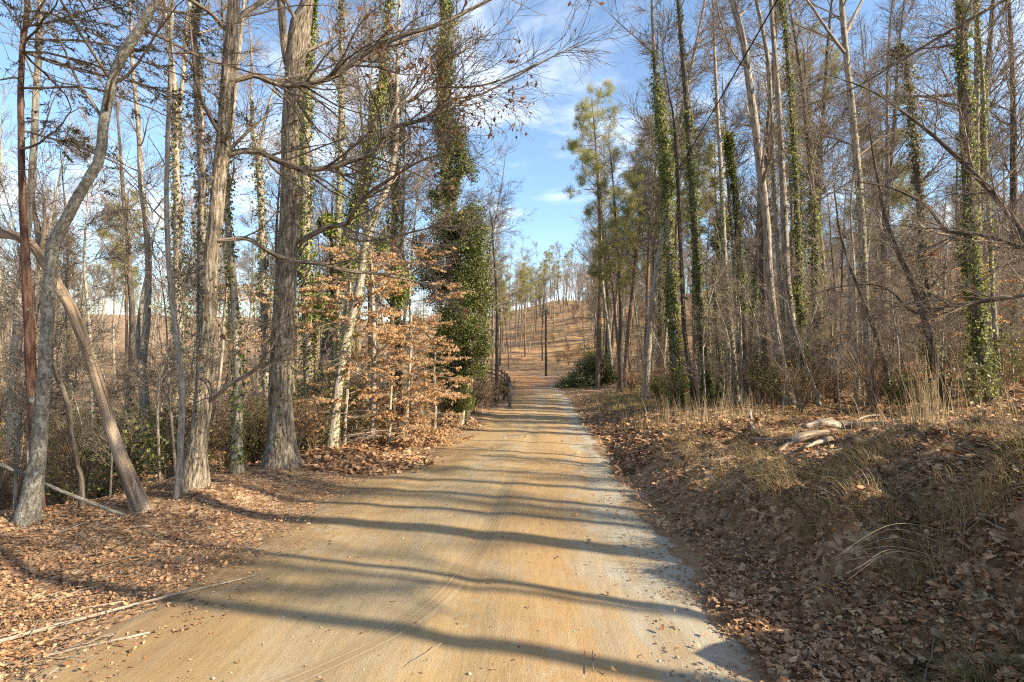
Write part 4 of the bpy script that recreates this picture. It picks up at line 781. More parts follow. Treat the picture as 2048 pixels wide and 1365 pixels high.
def proto_sapling(seed, H, mat='pale', q1=22, q2=220, q3=700):
    r = RS(seed); C = catmull(np.array([[0, 0, -.1], [r.normal(0, .1), r.normal(0, .1), H*.4], [r.normal(0, .3), r.normal(0, .3), H*.75], [r.normal(0, .5), r.normal(0, .5), H]]), 18); R = np.linspace(.03, .006, 18)
    root = empty('sapling', (0, 0, 0)); g = G(); tubes(g, C, R, 7); put('trunk', g, mat, root); g = G()
    C1, R1 = spawn(r, C, R, q1, (.2, 1), (.5, 1.5), False, (.5, 1.), 7, .03, .12, .5, .006); tubes(g, C1, R1, 4); C2, R2 = spawn(r, C1, R1, q2, (.1, 1), (.2, .7), False, (.4, 1.), 5, .02, .12, .6, .004); tubes(g, C2, R2, 3)
    C3, R3 = spawn(r, C2, R2, q3, (.1, 1), (.1, .45), False, (.4, 1.), 4, 0, .12, .6, .0045); tubes(g, C3, R3, 3); put('crown', g, 'twig', root); root['category'] = 'sapling'; return root
def proto_shrub(seed, mat, h, nl=2600, size=.07, stems=9, name='evergreen_shrub', wd=.36):
    r = RS(seed); g = G(); C0 = np.array([catmull(np.array([[0, 0, -.05], [q[0]*.3, q[1]*.3, h*.45], [q[0], q[1], h*r.uniform(.7, 1.)]]), 8) for q in r.normal(0, h*.32, (stems, 2))]); R0 = np.tile(np.linspace(.014, .004, 8), (stems, 1)); tubes(g, C0, R0, 4)
    root = empty(name, (0, 0, 0)); C1, R1 = spawn(r, C0, R0, stems*12, (.15, 1), (.3*h, .6*h), False, (.4, 1.1), 6, .03, .15, .5, .004); tubes(g, C1, R1, 3)
    C2, R2 = spawn(r, C1, R1, stems*30, (.1, 1), (.1*h, .3*h), False, (.4, 1.1), 4, 0, .15, .5, .003); tubes(g, C2, R2, 3); put('stems', g, 'brush', root)
    if nl:
        g = G(); P, T = onc(r, C2, nl); leaves(g, r, P+r.normal(0, .03, P.shape), T+r.normal(0, .8, P.shape), np.array([[0, 0, 1.]])+r.normal(0, .7, P.shape), size*r.uniform(.6, 1.3, len(P)), wd, .1); put('foliage', g, mat, root, smooth=False)
    root['category'] = 'shrub'; return root
class Place:      # first use moves the prototype itself, later uses copy it
    def __init__(s, root): s.root = root; s.used = False; s.root.location = (0, 0, -200)
    def at(s, x, y, rz, sc, label, group, dz=0):
        loc = (x, y, float(gz(x, y))+dz); sc = sc if isinstance(sc, tuple) else (sc, sc, sc)
        if not s.used:
            s.used = True; s.root.location = loc; s.root.rotation_euler = (0, 0, rz); s.root.scale = sc; s.root['label'] = label; s.root['group'] = group; return s.root
        return copy_tree(s.root, loc, rz, sc, label, group)
bare = [Place(proto_bare(101, 21, .17, 'grey')), Place(proto_bare(102, 23, .15, 'pale')), Place(proto_bare(103, 18, .12, 'grey', n1=28, L1=(1, 3))), Place(proto_bare(104, 20, .20, 'dark', L1=(1.5, 5))),
        Place(proto_bare(105, 16, .09, 'pale', n1=24, L1=(.8, 2.4))), Place(proto_bare(106, 22, .14, 'grey', lean=.07, t1=(.3, .98)))]
ivyt = [Place(proto_bare(111, 19, .16, 'dark', ivy=(4200, .6, .14), name='ivy_tree')), Place(proto_bare(112, 17, .14, 'grey', ivy=(3600, .45, .18), name='ivy_tree', lean=.06))]
pine = [Place(proto_pine(121, 20, .18, .42)), Place(proto_pine(122, 17, .16, .55)), Place(proto_pine(123, 22, .2, .32, 36))]
sapl = [Place(proto_sapling(131, 5)), Place(proto_sapling(132, 3.6)), Place(proto_sapling(133, 6.5, 'grey')), Place(proto_sapling(134, 4.2, 'grey'))]
shr = [Place(proto_shrub(141, 'laurel', 1.5, 1300)), Place(proto_shrub(142, 'holly', 1.9, 1500)), Place(proto_shrub(143, 'laurel', 1.0, 900))]
brs = [Place(proto_shrub(151, 'beech', 1.5, 0, name='bare_shrub', stems=12)), Place(proto_shrub(152, 'beech', 1.1, 260, .06, 12, name='bare_shrub')), Place(proto_shrub(153, 'oakleaf', 1.9, 200, .07, 14, name='bare_shrub'))]
small = [Place(proto_shrub(161, 'needle', .9, 5000, .07, 10, name='conifer_seedling', wd=.07))]
rr = random.Random(9)
placed = []
def free(x, y, d):
    for a, b_ in placed:
        if (a-x)**2+(b_-y)**2 < d*d: return False
    placed.append((x, y)); return True
# pines with a place of their own
for (px, Yp, q, sc, lab) in [(1196, 38, 0, 1.02, 'pine with a tufted crown at the left end of the right wood, against open sky'), (1292, 33, 1, 1.0, 'broad pine with yellow-green tufts right of the tufted end pine'),
        (1250, 37, 1, .95, 'lower pine between the tufted end pine and the broad pine'), (1390, 36, 0, .78, 'pine behind the first ivied trunks right of the road'), (1655, 32, 2, .92, 'tall pine showing between trunks at the upper middle of the right wood'),
        (1580, 36, 0, .85, 'pine behind the mid-wood trunk cluster'), (1760, 34, 1, .9, 'pine behind the high-forked tree'), (1450, 42, 2, .85, 'pine deep in the wood between narrow ivy columns'),
        (545, 34, 1, .62, 'low pine behind the slim ivied tree on the left'), (250, 30, 0, .6, 'pine beyond the left ravine behind the double-stemmed tree'), (1068, 92, 1, .62, 'pine on the far hill left of the second utility pole'),
        (1100, 112, 0, .7, 'yellow-green pine on the far hill at the top of the clearing'), (1050, 80, 0, .66, 'pine left of the clearing above the road bend'), (1132, 128, 2, .6, 'small far pine on the crest right of the second utility pole'), (1018, 72, 1, .7, 'pine above the fence at the road bend'),
        (1036, 98, 1, .66, 'bushy far pine between the road bend and the clearing'), (1222, 44, 1, 1.0, 'pine filling the gap between the tufted end pine and the broad pine'), (1080, 122, 1, .7, 'yellow-green far pine on the crest left of the clearing'), (1005, 86, 0, .72, 'tall far pine seen over the fence'), (1116, 140, 1, .62, 'last small pine on the crest beside the open sky'), (1240, 31, 1, .62, 'bushy low pine left of the first ivied trunk on the right'), (1352, 30, 0, .74, 'yellow-green pine right behind the first ivied trunk')]:
    x = (px-1024)/F*Yp; placed.append((x, Yp)); pine[q].at(x, Yp, rr.random()*6.28, sc, lab, None)
for (px, Yp, k_, sc) in [(905, 33, 0, .72), (928, 37, 4, .8), (950, 40, 1, .78), (968, 46, 5, .75), (940, 50, 2, .8), (985, 62, 0, .8), (1000, 74, 3, .72), (962, 66, 1, .85), (1012, 84, 5, .8), (1032, 92, 1, .8), (1050, 104, 4, .9), (975, 53, 4, .8), (915, 44, 3, .7), (1022, 79, 4, .85), (1064, 112, 2, .85), (1040, 88, 0, .7), (1082, 118, 5, .75), (1072, 96, 3, .55), (1058, 84, 0, .5), (1095, 124, 1, .6), (1045, 96, 2, .7), (1088, 104, 4, .5)]:
    x = (px-1024)/F*Yp; placed.append((x, Yp)); bare[k_].at(x, Yp, rr.random()*6.28, sc, 'bare tree left of the road near the bend', 'bare trees closing in on the bend')
for (px, Yp, k_, sc) in [(1172, 72, 0, .55), (1184, 58, 4, .7), (1190, 80, 3, .55), (1205, 62, 1, .7), (1178, 96, 5, .5), (1198, 50, 2, .75), (1215, 70, 0, .7), (1166, 112, 1, .5)]:
    x = (px-1024)/F*Yp; placed.append((x, Yp)); bare[k_].at(x, Yp, rr.random()*6.28, sc, 'bare tree', 'bare trees of the right wood')
R_LAB = {'b': ('slim bare grey tree inside the wood on the right slope', 'bare trees of the right wood'), 'i': ('ivied tree deep in the wood on the right slope', 'ivied trees deep in the right wood')}
cnt = 0; tries = 0
while cnt < 185 and tries < 9000:
    tries += 1; Yp = 21+75*rr.random()**1.15; x = rr.uniform(.14*Yp+.3, 1.02*Yp+3) if cnt > 34 else Yp*rr.uniform(.145, .30)
    if x < rrt(Yp)+3.2 or not free(x, Yp, 1.5+Yp*.012): continue
    u_ = rr.random(); sc = rr.uniform(.75, 1.12)*(1 if Yp < 32 else (.9 if x/Yp < .3 else .72)); rz = rr.random()*6.28; cnt += 1
    hs_ = (sc*rr.uniform(.85, 1.15),)*2+(sc,)
    if u_ < .10: ivyt[cnt % 2].at(x, Yp, rz, hs_, *R_LAB['i'])
    else: bare[cnt % 6].at(x, Yp, rz, hs_, *R_LAB['b'])
cnt = 0; tries = 0
while cnt < 72 and tries < 6000:
    tries += 1; Yp = 17+62*rr.random()**1.1; x = rr.uniform(-1.02*Yp-3, -.06*Yp-2.2)
    if x > xl(Yp)-2.5 or not free(x, Yp, 2.+Yp*.02): continue
    cnt += 1; sc = rr.uniform(.6, .95); rz = rr.random()*6.28; hs_ = (sc, sc, sc)
    if rr.random() < .16: ivyt[cnt % 2].at(x, Yp, rz, hs_, 'ivied tree far back in the wood left of the road', 'ivied trees far back in the left wood')
    else: bare[cnt % 6].at(x, Yp, rz, hs_, 'bare tree far back in the wood left of the road', 'bare trees far back in the left wood')
cnt = 0; tries = 0
while cnt < 74 and tries < 3000:
    tries += 1; Yp = rr.uniform(76, 150); px = rr.choice([rr.uniform(930, 1112), rr.uniform(1150, 1330), rr.uniform(1110, 1180) if Yp > 132 else rr.uniform(960, 1095)]); x = (px-1024)/F*Yp
    if not free(x, Yp, 3): continue
    cnt += 1; sc = rr.uniform(.42, .75); bare[cnt % 6].at(x, Yp, rr.random()*6.28, (sc, sc, sc), 'small distant bare tree on the hill beyond the road bend', 'bare trees on the far hill')
# the far wood behind, too deep to count: one mass of thin trunks and twigs
def far_wood(seed, n, fpos):
    r = RS(seed); g = G(); x, y = fpos(r, n); n = len(x); H = r.uniform(6, 12, n); b = np.c_[x, y, gz(x, y)-.2]; ln = r.normal(0, .05, (n, 2))
    s = np.linspace(0, 1, 7)[None, :, None]; C = b[:, None]+np.concatenate([ln[:, None]*s*H[:, None, None], s*H[:, None, None]], -1); C[:, 1:, :2] += np.cumsum(r.normal(0, .10, (n, 6, 2)), 1)
    Rr = (r.uniform(.07, .15, n)[:, None])*(1-.9*np.linspace(0, 1, 7))[None]; tubes(g, C, Rr, 5, 0, seed)
    C1, R1 = spawn(r, C, Rr, n*20, (.3, .98), (1., 3.2), False, (.4, 1.), 6, .04, .12, .5, .018); tubes(g, C1, R1, 3)
    C2, R2 = spawn(r, C1, R1, n*90, (.1, 1), (.5, 1.5), False, (.4, .9), 4, .03, .12, .6, .013, rmax=.016); tubes(g, C2, R2, 3); return g
def fr_(r, n):
    y = r.uniform(70, 175, n); x = y*r.uniform(.17, 1.0, n); k = (x > 12); return x[k], y[k]
def fl_(r, n):
    y = r.uniform(60, 160, n); x = -y*r.uniform(.1, 1.0, n); k = x < xl(np.minimum(y, 70))-6; return x[k], y[k]
tag(put('distant_wood', far_wood(901, 330, fr_), 'twig'), 'far-off bare wood filling the right slope behind the nearer trees', 'distant wood', kind='stuff')
tag(put('distant_wood', far_wood(902, 190, fl_), 'twig'), 'far-off bare wood filling the rise behind the left ravine', 'distant wood', kind='stuff')
def fc_(r, n):
    y = r.uniform(112, 185, n); px = np.where(r.rand(n) < .6, r.uniform(900, 1105, n), r.uniform(1165, 1260, n)); px = np.where(r.rand(n) < .12, r.uniform(1105, 1165, n), px); return (px-1024)/F*y, y
def fl2(r, n):
    y = r.uniform(8, 95, n); x = -r.uniform(38, 130, n); k = x < -.62*y-10; return x[k], y[k]
tag(put('distant_wood', far_wood(904, 230, fl2), 'twig'), 'far-off bare wood beyond the left ravine at the left edge', 'distant wood', kind='stuff')
tag(put('distant_wood', far_wood(903, 130, fc_), 'twig'), 'thin far-off wood along the crest of the open hillside', 'distant wood', kind='stuff')
# understorey
cnt = 0
while cnt < 190:
    Yp = 13+34*rr.random(); x = rr.uniform(.12*Yp, Yp*1.02)
    if x < rrt(Yp)+3.4: continue
    cnt += 1; sapl[cnt % 4].at(x, Yp, rr.random()*6.28, rr.uniform(.5, 1.1), 'bare young sapling in the undergrowth of the right wood', 'saplings in the right wood')
cnt = 0
while cnt < 85:
    Yp = 6.6+30*rr.random()**1.2; x = rr.uniform(-1.02*Yp-1, -.05*Yp)
    if x > xl(Yp)-.7: continue
    cnt += 1; sapl[cnt % 4].at(x, Yp, rr.random()*6.28, rr.uniform(.45, .95), 'bare young sapling in the undergrowth of the left ravine', 'saplings in the left ravine')
cnt = 0
while cnt < 34:
    Yp = 7.2+20*rr.random()**1.3; x = rr.uniform(-1.02*Yp-1, -.12*Yp)
    if x > xl(Yp)-.9: continue
    cnt += 1; shr[cnt % 3].at(x, Yp, rr.random()*6.28, rr.uniform(.55, 1.15), 'green broad-leaved shrub low in the left ravine', 'evergreen shrubs in the left ravine')
cnt = 0
while cnt < 60:
    Yp = 7+32*rr.random()**1.2; x = rr.uniform(-1.0*Yp-1, -.02*Yp)
    if x > xl(Yp)-.35: continue
    cnt += 1; brs[cnt % 3].at(x, Yp, rr.random()*6.28, rr.uniform(.6, 1.1), 'tangled bare shrub along the left wood edge', 'bare shrubs along the left wood edge')
cnt = 0
while cnt < 125:
    Yp = 13.5+42*rr.random()**1.2; x = rr.uniform(.14*Yp, Yp*1.02)
    if x < rrt(Yp)+(3.2 if Yp < 40 else 5): continue
    cnt += 1; brs[cnt % 3].at(x, Yp, rr.random()*6.28, rr.uniform(.6, 1.2), 'tangled bare shrub along the right wood edge', 'bare shrubs along the right wood edge')
for i_ in range(46):
    Yp = rr.uniform(62, 140); px = rr.uniform(1035, 1215)
    if px < 1115 and Yp < 84: px += 90
    brs[i_ % 3].at((px-1024)/F*Yp, Yp, rr.random()*6.28, rr.uniform(.5, 1.15), 'bare shrub', 'bare shrubs on the open hillside')
for (px, py, k, sc, lab) in [(1318, 805, 0, 1.1, 'bright green conifer seedling in the dry grass right of the road'), (1008, 800, 0, 1.2, 'bright green conifer seedling against the wooden fence'), (1195, 640, 0, 1., 'small green conifer seedling on the open hillside')]:
    Yp = onray(px, py) or 60; small[0].at((px-1024)/F*Yp, Yp, rr.random()*6, sc, lab, None)
for i_, (px, Yp, k, sc) in enumerate([(870, 17, 0, .9), (892, 18.5, 1, 1.), (915, 20, 0, .9), (938, 21.5, 2, 1.), (955, 23.5, 0, .95), (970, 25, 1, 1.), (842, 15.5, 1, .8), (985, 29, 0, .9), (925, 24, 2, 1.1), (900, 22, 1, 1.1)]):
    brs[k].at((px-1024)/F*Yp, Yp, rr.random()*6, sc, 'bare shrub', 'bare shrubs along the left wood edge')
for (px, Yp, k, sc, lab) in [(885, 19, 0, .8, 'green shrub at the foot of the dark evergreen mass'), (948, 22, 1, .7, 'dark green shrub on the verge between the evergreen mass and the fence'), (1345, 18.5, 0, .85, 'green shrub at the foot of the first ivied trunk right of the road'), (1530, 17, 1, .85, 'dark green shrub below the stout curving trunk'), (1548, 15.8, 0, .75, 'green leafy shrub left of the mid-wood cluster'), (1800, 13.5, 2, .9, 'low green shrub behind the tall dry grass'), (1960, 12, 2, 1., 'low green shrub near the foot of the thickest ivy-hung trunk'), (2010, 13, 1, .8, 'dark green shrub at the right edge of the wood floor')]:
    shr[k].at((px-1024)/F*Yp, Yp, rr.random()*6, sc, lab, None)
# trees standing beside and behind the photographer, out of frame: they throw the shadows that cross the near road
for (x, y, k, sc) in [(10.6, 1.7, 3, .95), (13.2, -.4, 4, .8), (19, 2.2, 1, .9), (22, -1.5, 5, .9), (16.5, 3.5, 4, .8), (6.9, 1.7, 4, .62), (8.6, 3.5, 2, .7), (12.5, 3.0, 5, .72), (9.9, -.1, 1, .7), (7.6, -1.9, 2, .6)]:
    bare[k].at(x, y, (x*7.3+y*2.1) % 6.28, sc, 'bare tree on the bank beside the camera, outside the photo', 'bare trees beside the camera')

# ------------------------------------------------------------------ fence, poles, wire
def fence():
    pts = np.array([(-.12, 26.2), (-.15, 28.4), (-.17, 30.8), (-.2, 33.2), (-.25, 35.8), (-.35, 38.4), (-.55, 41), (-.85, 43.6), (-1.25, 46.2), (-1.8, 48.8), (-2.6, 51.2), (-3.6, 53.4), (-4.8, 55.4), (-6.3, 57.2), (-8.1, 58.8), (-10.1, 60.2)])
    o = gp(*pts[0]); root = empty('wooden_fence', o); tag(root, 'dark weathered post-and-rail fence curving with the left side of the bend', 'fence')
    P3 = [gp(*p) for p in pts]
    for i, p in enumerate(P3):
        g = G(); w_ = .075; lean = RS(i).normal(0, .02, 2); C = np.array([p-[0, 0, .3], p+[lean[0]*.5, 0, .6], p+[lean[0], lean[1], 1.2]]); tubes(g, C, [w_*1.05, w_, w_*.95], 8, .05, i, cap=True); put('post', g, 'fencep' if i < 1 else 'fence', root, o)
    for i in range(len(P3)-1):
        for h in (.35, .7, 1.05):
            g = G(); a, b_ = P3[i]+[0, 0, h], P3[i+1]+[0, 0, h+RS(i).normal(0, .02)]; d = nrm(b_-a); s = nrm(np.cross(d, [0, 0, 1.])); u_ = np.cross(s, d); a = a-s*.09; b_ = b_-s*.09; w1, h1 = .02, .055
            a = a+d*.005*(i % 2); V = [q+s*x+u_*z for q in (a, (a+b_)/2-[0, 0, .008], b_) for x, z in ((-w1, -h1), (w1, -h1), (w1, h1), (-w1, h1))]
            Q = [(0, 3, 2, 1), (8, 9, 10, 11)]+[(k+j, k+(j+1) % 4, k+4+(j+1) % 4, k+4+j) for k in (0, 4) for j in range(4)]
            g.add(V, Q, None, np.array(V)*[1, .3, 1]); put('rail', g, 'fence', root, o, smooth=False)
fence()
def upole(px, Yp, H, r0, lab, pm='pole', xy=None):
    x = (px-1024)/F*Yp if xy is None else xy[0]; Yp = Yp if xy is None else xy[1]
    o = gp(x, Yp); root = empty('utility_pole', o); tag(root, lab, 'utility pole'); g = G(); C = np.linspace(o-[0, 0, .3], o+[0, 0, H], 10); tubes(g, C, np.linspace(r0*1.15, r0*.8, 10), 12, .01, 3, cap=True); put('pole_shaft', g, pm, root, o)
    g = G(); z = H-.35; tubes(g, np.array([o+[r0*.6, 0, z], o+[r0+.16, 0, z]]), [.025, .025], 6, cap=True); put('bracket', g, 'cable', root, o)
    g = G(); q = np.array([.02, .045, .05, .045, .05, .03]); tubes(g, np.array([o+[r0+.16, 0, z-.04+.03*i] for i in range(6)]), q, 8, cap=True); put('insulator', g, 'fencep', root, o)
    return o+np.array([r0+.16, 0, z+.12])
Yb = 57.; o1 = gp((1092-1024)/F*Yb, Yb); topz = CAMZ-(620-682)/F*Yb
upole(1092, Yb, topz-o1[2], .12, 'dark wooden utility pole standing right of the road at the bend')
Y2 = onray(1127, 661) or 103; o2 = gp((1127-1024)/F*Y2, Y2); t2z = CAMZ-(592-682)/F*Y2
w2 = upole(1127, Y2, t2z-o2[2], .09, 'distant slim utility pole halfway up the open hillside', 'fencep')
w3 = upole(0, 0, 9.2, .14, 'utility pole on the bank behind the camera, outside the photo', xy=(2.55, -14.)); w3 = w3
zc = W(1431, 0, 8.6)
g = G(); s = np.linspace(0, 1, 60)[:, None]; A0 = w2; B0 = zc+(zc-w2)/np.linalg.norm((zc-w2)[:2])*22.6
Cw = A0*(1-s)+w3*s; 
# the wire passes through the sky point seen at the top of the photo: sag solved there
sc_ = (w2[1]-8.6)/(w2[1]-w3[1]); sag = (A0[2]*(1-sc_)+w3[2]*sc_-zc[2])/(4*sc_*(1-sc_))
Cw = Cw-np.array([[0, 0, 1.]])*4*s*(1-s)*max(sag, .4); tubes(g, Cw, np.full(60, .014), 6)
tag(put('power_line', g, 'cable'), 'black overhead cable running up right from the distant utility pole', 'cable')

# ------------------------------------------------------------------ logs, sticks, brush, dry grass
def loggy(label, pts, rads, seed, mat='log', stubs=3, cat='log', name='log', cap=True, lift=.5):
    r = RS(seed); P = []
    for (x, y, h) in pts: P.append(np.array([x, y, float(gz(x, y))+h]))
    C = catmull(np.array(P), 26); C = C+r.normal(0, rads[0]*.06, C.shape); R = np.interp(np.linspace(0, 1, 26), np.linspace(0, 1, len(rads)), rads)
    o = C[0]; root = empty(name, o); tag(root, label, cat); g = G(); tubes(g, C, R, 18, .16, seed, cap=cap)
    put('trunk', g, mat, root, o)
    if stubs:
        for i in range(stubs):
            g = G(); c, q = spawn(r, C, R, 1, (.2, .9), (rads[0]*2.5, rads[0]*6), False, (.5, 1.1), 6, .05, .15, .4, .008); tubes(g, c, q*1.4, 7, .1, seed+i); put('branch_stub', g, mat, root, o)
    return root
def xyr(px, py):
    Yp = onray(px, py) or 12; return (px-1024)/F*Yp, Yp
a1 = xyr(1520, 880); a2 = xyr(1600, 868)
L1a = xyr(1608, 872); L1b = xyr(1690, 862); L1c = xyr(1800, 850)
loggy('bleached barkless log on top of the bank', [(L1a[0], L1a[1], .12), ((L1a[0]+L1b[0])/2, (L1a[1]+L1b[1])/2, .12), (L1b[0], L1b[1], .08), (L1c[0]+.2, L1c[1]+.2, .06)], [.035, .062, .058, .02], 201, stubs=5)
L2a = xyr(1555, 898); L2b = xyr(1640, 884)
loggy('short weathered chunk of wood lying in front of the bleached log', [(L2a[0]-.1, L2a[1]-.2, .0), ((L2a[0]+L2b[0])/2, (L2a[1]+L2b[1])/2, .1), (L2b[0]+.1, L2b[1], .04)], [.02, .06, .035], 202, 'dead', 3)
L3a = xyr(1505, 882); L3b = xyr(1585, 886)
loggy('thin pale stick lying left of the weathered chunk of wood', [(L3a[0], L3a[1], .02), (L3b[0], L3b[1], .04)], [.014, .02], 203, 'log', 1, 'stick', 'stick')
L4 = xyr(1620, 800); L5 = xyr(1672, 796)
loggy('pale fallen log at the foot of the mid-wood trunks', [(L4[0], L4[1], .1), (L5[0]+.3, L5[1]+.2, .12)], [.14, .12], 204, 'log', 2)
for i, (a, b_, lab) in enumerate([((1775, 862), (1850, 880), 'pale thin branch fallen right of the bleached log'), ((1700, 850), (1765, 835), 'grey branch propped behind the bleached log'), ((1250, 830), (1280, 805), 'pale crooked stick beside the road near the green seedling'), ((1205, 822), (1228, 832), 'short pale stick at the right road verge')]):
    p, q = xyr(*a), xyr(*b_); loggy(lab, [(*p, .02), ((p[0]+q[0])/2, (p[1]+q[1])/2, .12), (*q, .05)], [.025, .02, .012], 210+i, 'log', 2, 'stick', 'stick')
for i, (a, b_, ra, lab) in enumerate([((1662, 878), (1610, 905), .03, 'broken dark branch wedged under the bleached log'), ((1700, 868), (1752, 893), .028, 'grey broken piece of wood right of the weathered chunk'), ((1640, 912), (1700, 900), .022, 'half-buried weathered stick in front of the log heap'), ((1735, 858), (1800, 840), .018, 'slim bleached branch crossing behind the log heap'), ((1512, 862), (1500, 842), .035, 'dark rotten stub standing left of the log heap')]):
    p, q = xyr(*a), xyr(*b_); loggy(lab, [(*p, .0), ((p[0]+q[0])/2, (p[1]+q[1])/2, .07), (*q, .05 if i < 4 else .2)], [ra, ra*.9, ra*.5], 230+i, 'dead' if i % 2 else 'log', 2, 'deadwood', 'broken_branch')
# sticks on the left
p, q = xyr(-30, 1298), xyr(512, 1158)
loggy('long thin pale branch lying along the left edge of the road', [(p[0], p[1], .02), ((p[0]+q[0])/2-.05, (p[1]+q[1])/2-.02, .03), (q[0], q[1], .03)], [.012, .010, .005], 221, 'grey', 2, 'fallen branch', 'stick')
p, q = xyr(-30, 1345), xyr(300, 1275)
loggy('second thin branch lying below the long one in the lower left', [(p[0], p[1], .02), (q[0], q[1], .03)], [.009, .005], 222, 'grey', 1, 'fallen branch', 'stick')
C, R = limb_path([(262, 1036, 8), (200, 1012, 9), (130, 985, 9), (60, 955, 9), (0, 928, 9), (-60, 900, 9)], 5.9, -.5, 24); g = G(); tubes(g, C, R, 10, .08, 5, cap=True)
tag(put('fallen_branch', g, 'lichen'), 'straight grey branch propped across the foot of the lichened tree', 'fallen branch')
# brush pile
def brushpile():
    r = RS(301); px, Yp = 1185, 41.; x0 = (px-1024)/F*Yp; o = gp(x0, Yp); root = empty('brush_pile', o); tag(root, 'dark heap of cut evergreen brush right of the road before the pole', 'brush pile')
    n = 170; st = o+np.c_[r.normal(0, .95, n), r.normal(0, .9, n), np.zeros(n)]; st[:, 2] = gz(st[:, 0], st[:, 1])+r.uniform(0, 1.1, n)*np.exp(-((st[:, 0]-x0)/1.3)**2)*2.1
    d = nrm(np.c_[r.normal(size=(n, 2)), r.uniform(-.1, .7, n)]); C = st[:, None]+d[:, None]*np.linspace(-.8, .8, 7)[None, :, None]+r.normal(0, .05, (n, 7, 3)); C[..., 2] = np.maximum(C[..., 2], gz(C[..., 0], C[..., 1])); g = G(); tubes(g, C, np.tile(np.linspace(.03, .01, 7), (n, 1)), 5); put('sticks', g, 'twig', root, o)
    g = G(); P, T = onc(r, C, 16000); P = P+r.normal(0, .16, P.shape); P[:, 2] = np.maximum(P[:, 2], gz(P[:, 0], P[:, 1])+.02); leaves(g, r, P, r.normal(size=P.shape), np.array([[0, 0, 1.]])+r.normal(0, .6, P.shape), .13*r.uniform(.6, 1.3, len(P)), .3, .1); put('foliage', g, 'holly', root, o, smooth=False)
    g = G(); 
brushpile()
# tall dry broomsedge and fallen straw
def clump(label, px, Yp, n, h, sp, lean, dirb, seed, wid=.004, heads=True):
    r = RS(seed); x = (px-1024)/F*Yp; o = gp(x, Yp); g = G(); blades(g, r, np.array([[x, Yp, o[2]]]), n, h, sp, lean, wid, dirb, 8)
    if sp > .28: ob = put('dry_grass', g, 'straw', None, o, smooth=False, loc=o); tag(ob, label, 'dry grass', kind='stuff')
    else: ob = put('dry_grass_clump', g, 'straw', None, o, smooth=False, loc=o); tag(ob, label, 'grass clump')
    return ob
clump('tallest clump of pale broomsedge, left of the leaning dark tree', 1868, 8.6, 60, 1.55, .16, .22, (-.12, 0), 401, .0042)
clump('thin tall dry grass clump left of the tallest broomsedge', 1828, 9.2, 30, 1.3, .18, .25, (-.1, 0), 402)
clump('dry stalks sprouting through the bleached log', 1745, 8.0, 46, .85, .26, .5, (-.45, 0), 403, .0035)
clump('straw-coloured grass on the bank edge, left of the logs', 1425, 11.5, 130, .9, .5, .3, (0, 0), 404, .0038)
clump('straw-coloured grass at the far end of the bank beside the road', 1345, 14, 150, .8, .7, .3, (0, 0), 405, .004)
clump('dry grass tuft between the bank edge grass and the weathered chunk', 1495, 11.0, 70, .75, .3, .35, (0, 0), 406, .0035)
clump('dry stalks right of the tallest broomsedge', 1950, 7.6, 34, .9, .3, .35, (-.1, 0), 407, .0035)
clump('wispy dry stalks near the right edge on the bank top', 2010, 6.4, 24, .8, .25, .4, (-.2, 0), 408, .003)
clump('dry grass tuft on the bank brow near the right edge', 1975, 5.2, 60, .38, .15, .9, (-.2, -.1), 409, .0028)
clump('dry tuft of grass low on the bank below the arching straws', 1930, 3.55, 60, .30, .07, .9, (-.1, 0), 410, .0018)
def arch(label, base, tip, Yb_, seed, n=6, h=.25):
    r = RS(seed); C = []
    for i in range(n):
        Y1 = Yb_+r.normal(0, .04); Y2 = Y1+r.uniform(-.1, .25); a = W(base[0]+r.normal(0, 14), base[1]+r.normal(0, 6), Y1); a[2] = float(gz(a[0], a[1]))
        bt = W(tip[0]+r.normal(0, 26), tip[1]+r.normal(0, 16), Y2); bt[2] = max(bt[2], float(gz(bt[0], bt[1]))+.03); md = (a+bt)/2+np.array([0, 0, h*r.uniform(.25, .6)]); C.append(catmull(np.array([a, md, bt]), 14))
    C = np.array(C); g = G(); tubes(g, C, np.tile(np.linspace(.0022, .001, 14), (n, 1)), 5)
    A = np.concatenate(g.A); A[:, 0] = r.rand(len(A))*.3+.6; g.A = [A]
    o = C[0, 0]; ob = put('arching_straw', g, 'straw', None, o, loc=o); tag(ob, label, 'dry grass')
arch('bundle of pale arching straws over the leaves in the lower right', (1880, 1235), (1655, 1130), 3.5, 501, 8)
arch('single long straws bending over the shaded bank at the right', (1985, 1100), (1780, 930), 4.2, 502, 3, .3)
arch('two pale straws leaning left from the bank beside the road', (1405, 1005), (1560, 905), 6.0, 503, 3, .25)
arch('long straw bent across the middle of the shaded bank', (1620, 995), (1530, 930), 5.2, 504, 2, .2)
# pebbles on the road edge
g = G(); r = RS(61); n = 2600; yy = r.uniform(2.5, 12, n)**1.0; uu = np.where(r.rand(n) < .55, r.uniform(.6, 1.02, n), r.uniform(-1, 1, n)); c0, hw = road_frame(yy); xx = c0+uu*hw; s = .0022+.010*r.rand(n)**5
ico = np.array([[1, 0, 0], [-1, 0, 0], [0, 1, 0], [0, -1, 0], [0, 0, .7], [0, 0, -.7]]); T8 = np.array([[0, 2, 4], [2, 1, 4], [1, 3, 4], [3, 0, 4], [2, 0, 5], [1, 2, 5], [3, 1, 5], [0, 3, 5]])
V = np.stack([xx, yy, road_z(xx, yy)+s*.3], 1)[:, None]+ico[None]*s[:, None, None]*r.uniform(.7, 1.4, (n, 6, 1)); T = (np.arange(n)[:, None, None]*6+T8[None]).reshape(-1, 3); A = np.zeros(V.shape); A[..., 0] = r.rand(n)[:, None]
